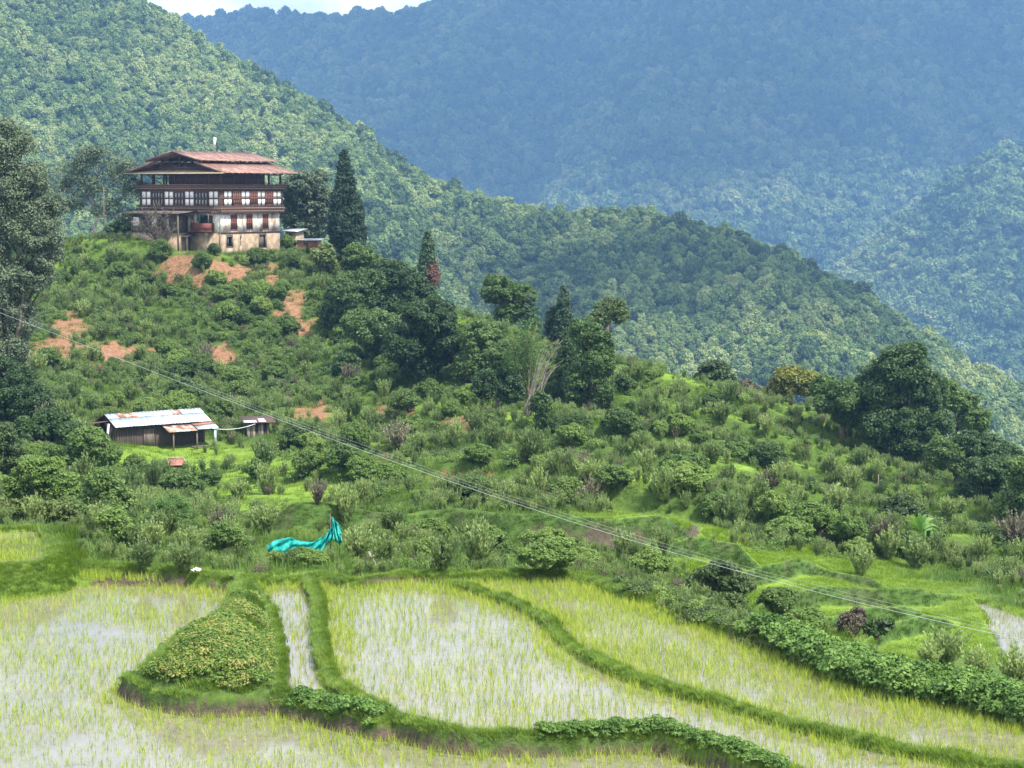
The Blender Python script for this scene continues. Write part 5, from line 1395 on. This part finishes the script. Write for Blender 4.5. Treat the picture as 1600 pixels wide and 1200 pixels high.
# ------------------------------------------------------------------ trees
def branch(mb, a, b, r0, r1, r, wob=.08, k=6):
    a, b = Vector(a), Vector(b); n = 4; L = (b - a).length; pts = []
    for i in range(n + 1):
        t = i / n; o_ = Vector(r.normal(0, 1, 3)) * L * wob * (0 < i < n) * .6
        pts.append(a.lerp(b, t) + o_ + Vector((0, 0, L * .06 * math.sin(math.pi * t))))
    mb.tube(pts, [r0 + (r1 - r0) * (i / n) for i in range(n + 1)], k); return pts
NT = [0]
def tree(name, label, lobes, mat, base=None, D=None, leaf=None, cover=1.0, clump=.34, trunk=.0, bark='bark', cat='tree', seed=None, up=.5, aspect=.55, droop=0.0, depth=1.0, leafk=3.4, group=None, brown=None):
    """lobes: (column, row, half width, half height) in photograph pixels; base: (column, row) of its foot"""
    seed = NT[0] + 1000 if seed is None else seed; NT[0] += 1
    r = np.random.default_rng(seed)
    if D is None: D = ground(*base).y
    bx = base[0] if base else lobes[0][0]
    u0, _ = pix_us(bx, 500 if not base else base[1]); X0 = float(u0 * D); Z0 = float(height(X0, D))
    e = empty(name, (X0, D, Z0), 0, label, cat, group)
    k = D / F; lf = leaf or leafk * k; LB = []
    for (x, y, a, b) in lobes:
        rd = min(a, b * 1.3) * k * depth
        v = P(x, y, D + r.uniform(-.35, .35) * a * k); LB.append((v.x - X0, v.y - D, v.z - Z0, a * k, rd, b * k))
    link('crown', crown_mesh('crown', LB, lf, mat, cover, clump, seed, aspect, up, droop=droop), e)
    mb = MB(); cz = np.mean([q[2] for q in LB]); w = max(q[3] for q in LB); cxm = np.mean([q[0] for q in LB])
    tr = trunk or max(.07, .05 * (max(q[2] + q[5] for q in LB)))
    fork = Vector((cxm * .6, 0, max(.2, min(q[2] - q[5] for q in LB) * .9 + .2 * cz)))
    branch(mb, (0, 0, -.6), fork, tr * 1.2, tr * .8, r, .03, 7)
    for q in LB:
        c = Vector((q[0], q[1], q[2])); branch(mb, fork, c, tr * .6, tr * .18, r)
        for _ in range(3):
            d = Vector(r.normal(0, 1, 3)).normalized(); d.z = abs(d.z) * .7; branch(mb, c.lerp(fork, .35), c + Vector((d.x * q[3], d.y * q[4], d.z * q[5])) * .8, tr * .25, tr * .06, r, .08, 4)
    link('trunk', mb.mesh('trunk', M[bark], True), e)
    return e, LB
def spire(name, label, x, ytop, ybot, hw, mat, base=None, D=None, seed=0, cat='tree', rag=.35, shape=.75, brown=None, leafk=3.2, trunk=.12):
    """narrow conifer: overlapping tufts around a leader"""
    r = np.random.default_rng(seed + 5000)
    if D is None: D = ground(*base).y
    u0, _ = pix_us(x, ybot); X0 = float(u0 * D); Z0 = float(height(X0, D)); k = D / F
    e = empty(name, (X0, D, Z0), 0, label, cat)
    zt = P(x, ytop, D).z - Z0; zb = P(x, ybot, D).z - Z0; LB, BR = [], []
    n = int(max(16, (ybot - ytop) / 2.6))
    for i in range(n):
        t = (i + .5) / n; z = zt + (zb - zt) * t; w = hw * k * (min(1, t * 1.25 + .06)) ** shape
        for j in range(3 if t > .12 else 1):
            a = r.uniform(0, 6.28); d = w * r.uniform(.35, .9) * (t > .05); s = w * r.uniform(.28, .55) + .12
            b_ = (math.cos(a) * d, math.sin(a) * d, z + r.normal(0, .2), s, s, s * 1.35)
            (BR if brown and t > .62 and b_[0] > -w * .25 else LB).append(b_)
    link('crown', crown_mesh('crown', LB, leafk * k, mat, .55, .55, seed, .45, .3), e)
    if BR: link('brown_foliage', crown_mesh('brown_foliage', BR, leafk * k, M['brown_leaf'], .4, .5, seed + 1, .4, .2), e, label='brown withered foliage low on the tree')
    mb = MB(); mb.tube([(0, 0, -.6), (0, 0, zt * .5), (0, 0, zt * .97)], [trunk * 1.3, trunk * .8, .02], 7)
    for _ in range(18):
        z = r.uniform(zb, zt * .9); a = r.uniform(0, 6.28); q = hw * k * .7; mb.tube([(0, 0, z), (math.cos(a) * q, math.sin(a) * q, z + .5)], [.03, .01], 4)
    link('trunk', mb.mesh('trunk', M['bark'], True), e)
    return e
def bare_tree(name, label, base, D, tips, tr, mat='bark', seed=1, twigs=5, kids=4):
    r = np.random.default_rng(seed); u0, _ = pix_us(*base); X0 = float(u0 * D); Z0 = float(height(X0, D)); k = D / F
    e = empty(name, (X0, D, Z0), 0, label, 'tree'); mb = MB(); tw = MB(); fk = P(base[0], base[1] - 12, D) - Vector((X0, D, Z0)); fk.z = max(fk.z, .4)
    branch(mb, (0, 0, -.4), fk, tr * 1.2, tr * .9, r, .04, 7)
    for (x, y) in tips:
        c = P(x, y, D + r.uniform(-1.2, 1.2)) - Vector((X0, D, Z0)); pts = branch(mb, fk, c, tr * .55, tr * .12, r, .07)
        for p in pts[1:]:
            for _ in range(kids):
                d = Vector(r.normal(0, 1, 3)).normalized(); d.z = abs(d.z) + .25; q = p + d * r.uniform(.5, 1.3)
                branch(tw, p, q, tr * .2, .03, r, .08, 4)
                for _ in range(twigs):
                    d2 = Vector(r.normal(0, 1, 3)).normalized(); d2.z = abs(d2.z) * .8 + .1; m_ = p.lerp(q, r.uniform(.4, 1)); tw.tube([m_, m_ + d2 * r.uniform(.25, .6)], [.028, .012], 3)
    link('trunk', mb.mesh('trunk', M[mat], True), e); link('twigs', tw.mesh('twigs', M[mat], True), e)
    return e
DT, MT, OT, YT, GT, CT = M['dark_tree'], M['mid_tree'], M['olive_tree'], M['yellow_tree'], M['grey_tree'], M['cypress']

# left edge
tree('broadleaf_tree', 'huge grey-green tree filling the upper left edge of the view', [(-40,330,70,100),(35,300,52,60),(8,225,44,42),(58,365,42,40),(85,325,22,18),(-20,440,60,60),(45,425,42,36),(12,500,50,50),(-30,560,60,60),(78,395,24,18),(10,360,50,50),(20,560,38,40)], GT, base=(-10,640), cover=.5, clump=.42, leafk=3.2, trunk=.3, depth=.8)
tree('broadleaf_tree', 'dark round tree below the huge tree at the left edge', [(15,600,45,40),(45,630,35,30),(-20,620,40,45)], DT, base=(20,668), leafk=3.6)
tree('thin_tree', 'tall pale-stemmed tree with a sparse airy crown left of the farmhouse', [(150,246,40,17),(118,268,26,17),(188,266,28,19),(208,298,24,16),(112,318,22,16),(172,326,24,14),(145,290,24,16),(200,340,20,12),(98,290,14,12)], M['grey_tree'], D=234, base=(145,380), cover=.22, clump=.75, bark='bark_pale', trunk=.2, leafk=3)
tree('small_tree', 'bushy green tree between the sparse pale tree and the lean-to', [(205,345,24,18),(185,360,22,14),(225,330,14,14)], MT, D=244, base=(200,380), cover=.8, leafk=3)
bare_tree('bare_tree', 'leafless twiggy tree in front of the farmhouse lean-to', (245,388), ground(245,386).y, [(210,350),(225,338),(243,334),(262,340),(276,358),(234,345),(255,345),(215,362),(268,366)], .16, 'bark', 3, 4, 4)
# right of the farmhouse
tree('broadleaf_tree', 'spreading dark tree behind the right end of the farmhouse', [(470,292,36,26),(500,320,28,32),(455,330,22,28),(480,358,36,22),(495,278,18,14)], M['grey_tree'], D=248, base=(480,385), cover=.75, leafk=3.2)
spire('conifer', 'tall dark conifer standing alone right of the farmhouse', 541, 237, 402, 25, CT, D=233, seed=1, trunk=.22)
tree('round_tree', 'small round tree with glossy grey-green leaves below the brick shed', [(506,398,20,18),(512,415,17,15)], M['olive_tree'], base=(508,436), leafk=4.6, aspect=.5, droop=.4)
tree('small_tree', 'low green tree at the foot of the tall conifer', [(560,400,30,20),(585,415,24,18),(545,420,22,16)], MT, D=228, base=(560,430), leafk=3.4)
# dark clump in the middle
tree('broadleaf_tree', 'dark leafy tree forming the left edge of the central tree clump', [(545,462,38,32),(522,495,26,24),(575,440,28,22)], DT, base=(540,528), leafk=3.8)
tree('broadleaf_tree', 'highest dark tree of the central clump, just left of the half-brown cypress', [(610,432,42,26),(642,462,38,32),(598,470,38,36)], DT, base=(610,520), D=212, leafk=3.8)
tree('broadleaf_tree', 'broadest dark tree at the centre front of the clump', [(670,500,46,40),(640,540,46,36),(698,535,32,38),(655,570,38,20)], DT, base=(665,602), leafk=3.8)
tree('broadleaf_tree', 'dark tree low in front between the left and broadest clump trees', [(590,515,42,34),(562,505,28,26),(600,545,34,22)], DT, base=(590,572), leafk=3.8)
tree('broadleaf_tree', 'slim dark tree at the right end of the central clump', [(745,532,26,36),(735,572,32,26),(760,560,20,20)], DT, base=(742,606), leafk=3.8)
spire('cypress', 'slim cypress with a withered brown lower side above the central clump', 669, 363, 444, 13, CT, D=216, seed=2, brown=True, trunk=.1)
tree('broadleaf_tree', 'mid-green leafy tree on the ridge between the clump and the small cypress', [(780,455,28,24),(814,464,26,20),(800,488,32,18),(770,440,14,12)], MT, D=212, base=(790,525), bark='bark_pale', leafk=3.6, cover=.9)
spire('cypress', 'short dark cypress on the ridge beside the mid-green leafy tree', 830, 462, 520, 11, CT, D=209, seed=3, trunk=.08)
spire('cypress', 'pointed cypress rising in the middle of the right-hand tree group', 880, 450, 560, 17, CT, D=202, seed=4)
spire('cypress', 'dark ragged cypress left of the pointed one', 862, 478, 570, 15, CT, D=203, seed=5)
spire('cypress', 'dense dark cypress below the pointed one in the gully', 885, 520, 632, 19, DT, base=(885,636), seed=6)
tree('round_tree', 'round-crowned tree on a leaning trunk at the right end of the ridge group', [(955,482,26,18),(938,496,18,13),(968,495,14,12)], OT, D=190, base=(946,596), leafk=3.6, cover=.9)
tree('broadleaf_tree', 'tall dark leafy tree under the round-crowned one', [(915,520,26,28),(930,568,30,38),(905,600,28,32),(946,540,14,26),(940,615,20,24)], M['mid_tree'], base=(922,648), leafk=3.6)
tree('small_tree', 'dark shrubby tree left of the pale bamboo', [(790,560,28,32),(778,598,24,18)], DT, base=(785,622), leafk=3.6)
tree('small_tree', 'small dark tree alone on the middle slope below the clump', [(542,568,22,17),(530,578,14,11)], DT, base=(540,592), leafk=3.6)
tree('small_tree', 'dark bushy tree at the foot of the bare canes', [(846,632,18,24),(852,650,14,14)], MT, base=(848,668), leafk=3.6)
tree('small_tree', 'upright dark tree between the bamboo and the slim clump tree', [(758,600,22,26),(800,610,20,26)], DT, base=(775,642), leafk=3.6)
# bamboo and dry canes
def culms(name, label, base, tops, D, mat_c, mat_l, leaves, seed, cat='bamboo', rad=.03):
    r = np.random.default_rng(seed); g = P(*base, D); Z0 = float(height(g.x, g.y)); e = empty(name, (g.x, g.y, Z0), 0, label, cat); mb = MB(); C, N = [], []
    for (x, y) in tops:
        t = P(x, y, D + r.uniform(-1, 1)) - Vector((g.x, g.y, Z0)); a = Vector((r.normal(0, .35), r.normal(0, .35), -.2)); pts = []
        for i in range(7):
            q = i / 6; v = a.lerp(t, q); v.z = a.z + (t.z - a.z) * (1 - (1 - q) ** 1.5); pts.append(v)
        mb.tube(pts, [rad * (1.2 - .9 * i / 6) for i in range(7)], 5)
        if leaves:
            for _ in range(leaves): 
                i = r.integers(2, 7); v = np.array(pts[i]) + r.normal(0, .38, 3); C.append(v); N.append(r.normal(0, 1, 3) + np.array([0, 0, .5]))
    link('canes', mb.mesh('canes', mat_c, True), e)
    if leaves:
        C, N = np.array(C), np.array(N); V, Q = leaf_quads(C, N, r.uniform(.25, .5, len(C)), .07, r); link('leaves', make_mesh('leaves', V, Q, mat_l), e)
r = np.random.default_rng(5)
culms('bamboo', 'feathery pale green bamboo beside the bare brown canes', (822,628), [(r.uniform(788,846), r.uniform(505,570)) for _ in range(34)], ground(822,632).y, M['cane'], M['bamboo'], 130, 5)
culms('dry_canes', 'leaning bundle of bare brown canes in the gully', (822,645), [(r.uniform(846,880), r.uniform(520,580)) for _ in range(18)] + [(r.uniform(826,860), r.uniform(570,610)) for _ in range(8)], ground(822,650).y, M['bark_pale'], None, 0, 6, 'dry canes', .028)
# ridge and group on the right
tree('broadleaf_tree', 'dome-shaped dark tree alone on the ridge left of the yellowish one', [(1115,582,28,20),(1100,595,20,13),(1132,594,20,14)], OT, D=182, base=(1115,620), leafk=3.8)
tree('small_tree', 'small purplish tree on the ridge between the dome-shaped and yellowish trees', [(1165,604,13,12),(1178,610,10,8)], M['purple_leaf'], D=180, base=(1165,628), cover=.7)
tree('broadleaf_tree', 'yellowish-topped tree on the right ridge', [(1238,596,34,22),(1262,600,26,22),(1215,610,22,16),(1225,582,16,9)], YT, D=186, base=(1240,650), leafk=3.8)
tree('broadleaf_tree', 'mid-green tree between the yellowish tree and the largest tree', [(1310,622,42,30),(1288,606,24,22),(1342,612,28,28),(1330,650,34,22)], MT, base=(1315,682), leafk=3.8)
tree('broadleaf_tree', 'largest tree on the right, tall dense dark crown above the slope', [(1410,572,48,32),(1382,606,46,38),(1440,612,44,38),(1400,650,56,40),(1448,660,44,36),(1370,662,32,30),(1415,692,42,20),(1425,550,28,16)], M['dark_tree'], base=(1400,722), leafk=3.8, trunk=.32, cover=.95)
tree('flat_crown_tree', 'flat-topped dark tree leaning right behind the largest tree', [(1500,628,34,18),(1522,652,28,18),(1482,610,20,15),(1530,668,18,12)], DT, D=178, base=(1478,715), leafk=3.8, cover=.85)
tree('broadleaf_tree', 'dark tree at the foot of the largest tree on its right', [(1478,705,36,26),(1500,728,34,22)], DT, base=(1485,752), leafk=3.8)
tree('broadleaf_tree', 'dark layered tree halfway down the right edge', [(1550,735,44,26),(1532,762,40,24),(1580,760,34,26)], MT, base=(1548,792), leafk=4)
tree('broadleaf_tree', 'dark tree cut by the right edge of the view', [(1600,735,34,22),(1612,775,42,34),(1590,795,34,24),(1640,740,40,34)], MT, base=(1605,822), leafk=4)
tree('round_bush', 'olive mottled round bush above the banana plant', [(1408,792,32,22),(1390,806,22,14),(1430,804,22,14)], OT, base=(1410,824), leafk=4.6, cat='bush', droop=.2)
tree('round_bush', 'round olive bush at the head of the grassy terraces behind the far bank', [(1120,898,42,22),(1095,912,28,16),(1150,912,30,18),(1128,885,22,11)], OT, base=(1122,940), leafk=4.4, cat='bush', droop=.2, cover=.9)
tree('round_bush', 'reddish-brown low bush under the round olive bush', [(1135,938,40,13),(1110,940,20,9)], M['olive_tree'], base=(1130,955), leafk=5, cat='bush', cover=.7)
tree('round_bush', 'purple-leaved bush on the green terrace near the bean row', [(1330,972,22,15),(1342,962,12,12),(1320,982,14,9)], M['purple_leaf'], base=(1333,995), leafk=5, cat='bush')
tree('round_bush', 'dark green bush touching the purple-leaved bush on its right', [(1365,982,20,11),(1382,975,13,10)], M['mid_tree'], base=(1368,996), leafk=5, cat='bush')
tree('broadleaf_tree', 'dark tree filling the gap right of the flat-topped tree', [(1540,700,38,24),(1572,716,34,22),(1518,690,24,18)], M['dark_tree'], base=(1545,752), leafk=3.8)
# thicket at the lower left
low = [('broad leafy tree at the top of the lower left thicket', [(80,660,34,24),(45,678,34,28),(105,680,26,22)], (75,712)),
       ('leafy tree at the left edge of the lower left thicket', [(-10,680,36,30),(15,715,34,26),(-30,730,36,30)], (0,752)),
       ('leafy tree of the thicket nearest the tin roof shed', [(140,690,32,24),(120,715,30,22),(165,712,22,18)], (140,745)),
       ('wide leafy tree in the middle of the lower left thicket', [(60,735,42,26),(95,760,38,24),(30,760,34,24)], (62,795)),
       ('leafy tree at the right of the thicket below the shed', [(160,755,34,24),(185,780,28,22),(140,785,26,20)], (165,812)),
       ('drooping dark tree at the lower right tip of the thicket', [(178,812,28,22),(195,832,20,16)], (185,858)),
       ('low leafy tree above the small upper rice field', [(40,795,40,18),(90,800,34,20),(-10,795,34,20)], (45,822))]
for i, (lb, lo, ba) in enumerate(low):
    tree('leafy_tree', lb, lo, [MT, OT, MT, M['bush'], MT, M['bush'], OT][i], base=ba, leafk=4.4, aspect=.5, cover=.9)
tree('soft_bush', 'soft rounded green bush right of the lower left thicket', [(268,795,34,24),(290,812,22,18),(245,812,22,16)], M['bamboo'], base=(268,838), leafk=3.2, aspect=.25, cover=1.1, cat='bush')
tree('soft_bush', 'low round bush halfway between the thicket and the turquoise net', [(352,835,28,18),(335,846,18,12),(375,848,16,12)], M['bush'], base=(352,868), leafk=4, cat='bush')
tree('round_bush', 'dark bush just below the rusty tin cover', [(282,752,24,15),(300,760,16,12),(262,760,16,11)], MT, base=(282,778), leafk=4, cat='bush')
# banana
g = ground(1438, 852); e = empty('banana_plant', g, 0, 'banana plant with long arching pale leaves on the right slope', 'banana plant'); r = np.random.default_rng(9); k = g.y / F
mb = MB(); [mb.tube([(x, 0, -.3), (x * 1.3, 0, .9)], [.12, .08], 7) for x in (-.25, .2, .5)]; link('stem', mb.mesh('stem', M['banana'], True), e)
for (x, y) in [(1412,815),(1420,806),(1436,802),(1448,805),(1460,812),(1468,826),(1474,838),(1408,828),(1428,812),(1455,822)]:
    t = P(x, y, g.y + r.uniform(-.8, .8)) - g; mb = MB(); V, q = [], []; side = Vector((-t.z * .5, .6, t.x * .5)).normalized()
    for i in range(8):
        s = i / 7; c = Vector((0, 0, .8)).lerp(t, s); c.z += .3 * math.sin(math.pi * s); w = .13 * math.sin(math.pi * min(.97, s * .85 + .12))
        V += [tuple(c - side * w + Vector((0, 0, .05))), tuple(c), tuple(c + side * w + Vector((0, 0, .05)))]
    for i in range(7): q += [(3*i, 3*i+1, 3*i+4, 3*i+3), (3*i+1, 3*i+2, 3*i+5, 3*i+4)]
    link('leaf', make_mesh('leaf', V, [np.array(q)], M['banana'], True), e)
print('tree quads', sum(len(o.data.polygons) for o in bpy.data.objects if o.name.startswith('crown')))
# ------------------------------------------------------------------ haze
mb = MB(); mb.box((-4000, -70, -403), (4000, 5500, 860))
m, nt, n, l = new_mat('haze')
v = n('ShaderNodeVolumePrincipled'); v.inputs['Density'].default_value = 0.00018
v.inputs['Color'].default_value = (0.27, 0.54, 1.0, 1); v.inputs['Anisotropy'].default_value = 0.2
o = n('ShaderNodeOutputMaterial'); l(v.outputs[0], o.inputs['Volume'])
mb.build('haze', m, kind='stuff')

# ------------------------------------------------------------------ unseen cloud lumps, added to shade the middle hill and far mountain
def cloud_lump(cx, cy, cz, rx, ry, rz, seed):
    nu, nv = 40, 24
    th = np.linspace(0, 2 * np.pi, nu, endpoint=False)[:, None]; ph = np.linspace(.05, np.pi - .05, nv)[None, :]
    x, y, z = np.sin(ph) * np.cos(th), np.sin(ph) * np.sin(th), np.cos(ph) + 0 * th
    d = 1 + .9 * (fbm(x * 2.2 + seed, y * 2.2 + z * 2.1, 4, seed) - .5)
    V = np.stack([cx + x * d * rx, cy + y * d * ry, cz + z * d * rz * np.where(z < 0, .45, 1)], -1).reshape(-1, 3)
    id_ = np.arange(nu * nv).reshape(nu, nv); nx_ = np.roll(id_, -1, 0)
    q = np.stack([id_[:, :-1], id_[:, 1:], nx_[:, 1:], nx_[:, :-1]], -1).reshape(-1, 4)
    return V, q
def shade_clouds(targets):
    mb = MB()
    for i, (x, y, z, rx, ry) in enumerate(targets):
        t = (1300 - z) / SUN_DIR.z
        V, q = cloud_lump(x + SUN_DIR.x * t, y + SUN_DIR.y * t, 1300, rx, ry, 150, 300 + i)
        mb.add(V, q=q)
    cm, nt, n, l = new_mat('cloud')
    p = n('ShaderNodeBsdfPrincipled'); p.inputs['Base Color'].default_value = (.9, .9, .92, 1); p.inputs['Roughness'].default_value = 1
    p.inputs['Specular IOR Level'].default_value = 0
    o = n('ShaderNodeOutputMaterial'); l(p.outputs[0], o.inputs['Surface'])
    mb.build('shade_clouds', cm, smooth=True, kind='stuff')
shade_clouds([(95, 990, -40, 120, 85), (-650, 3950, 240, 460, 500), (60, 3850, 210, 500, 460), (650, 3950, 270, 460, 500), (1230, 4050, 330, 460, 460), (330, 3480, 90, 300, 280), (820, 3500, 200, 200, 260), (-300, 3400, 60, 340, 300)])
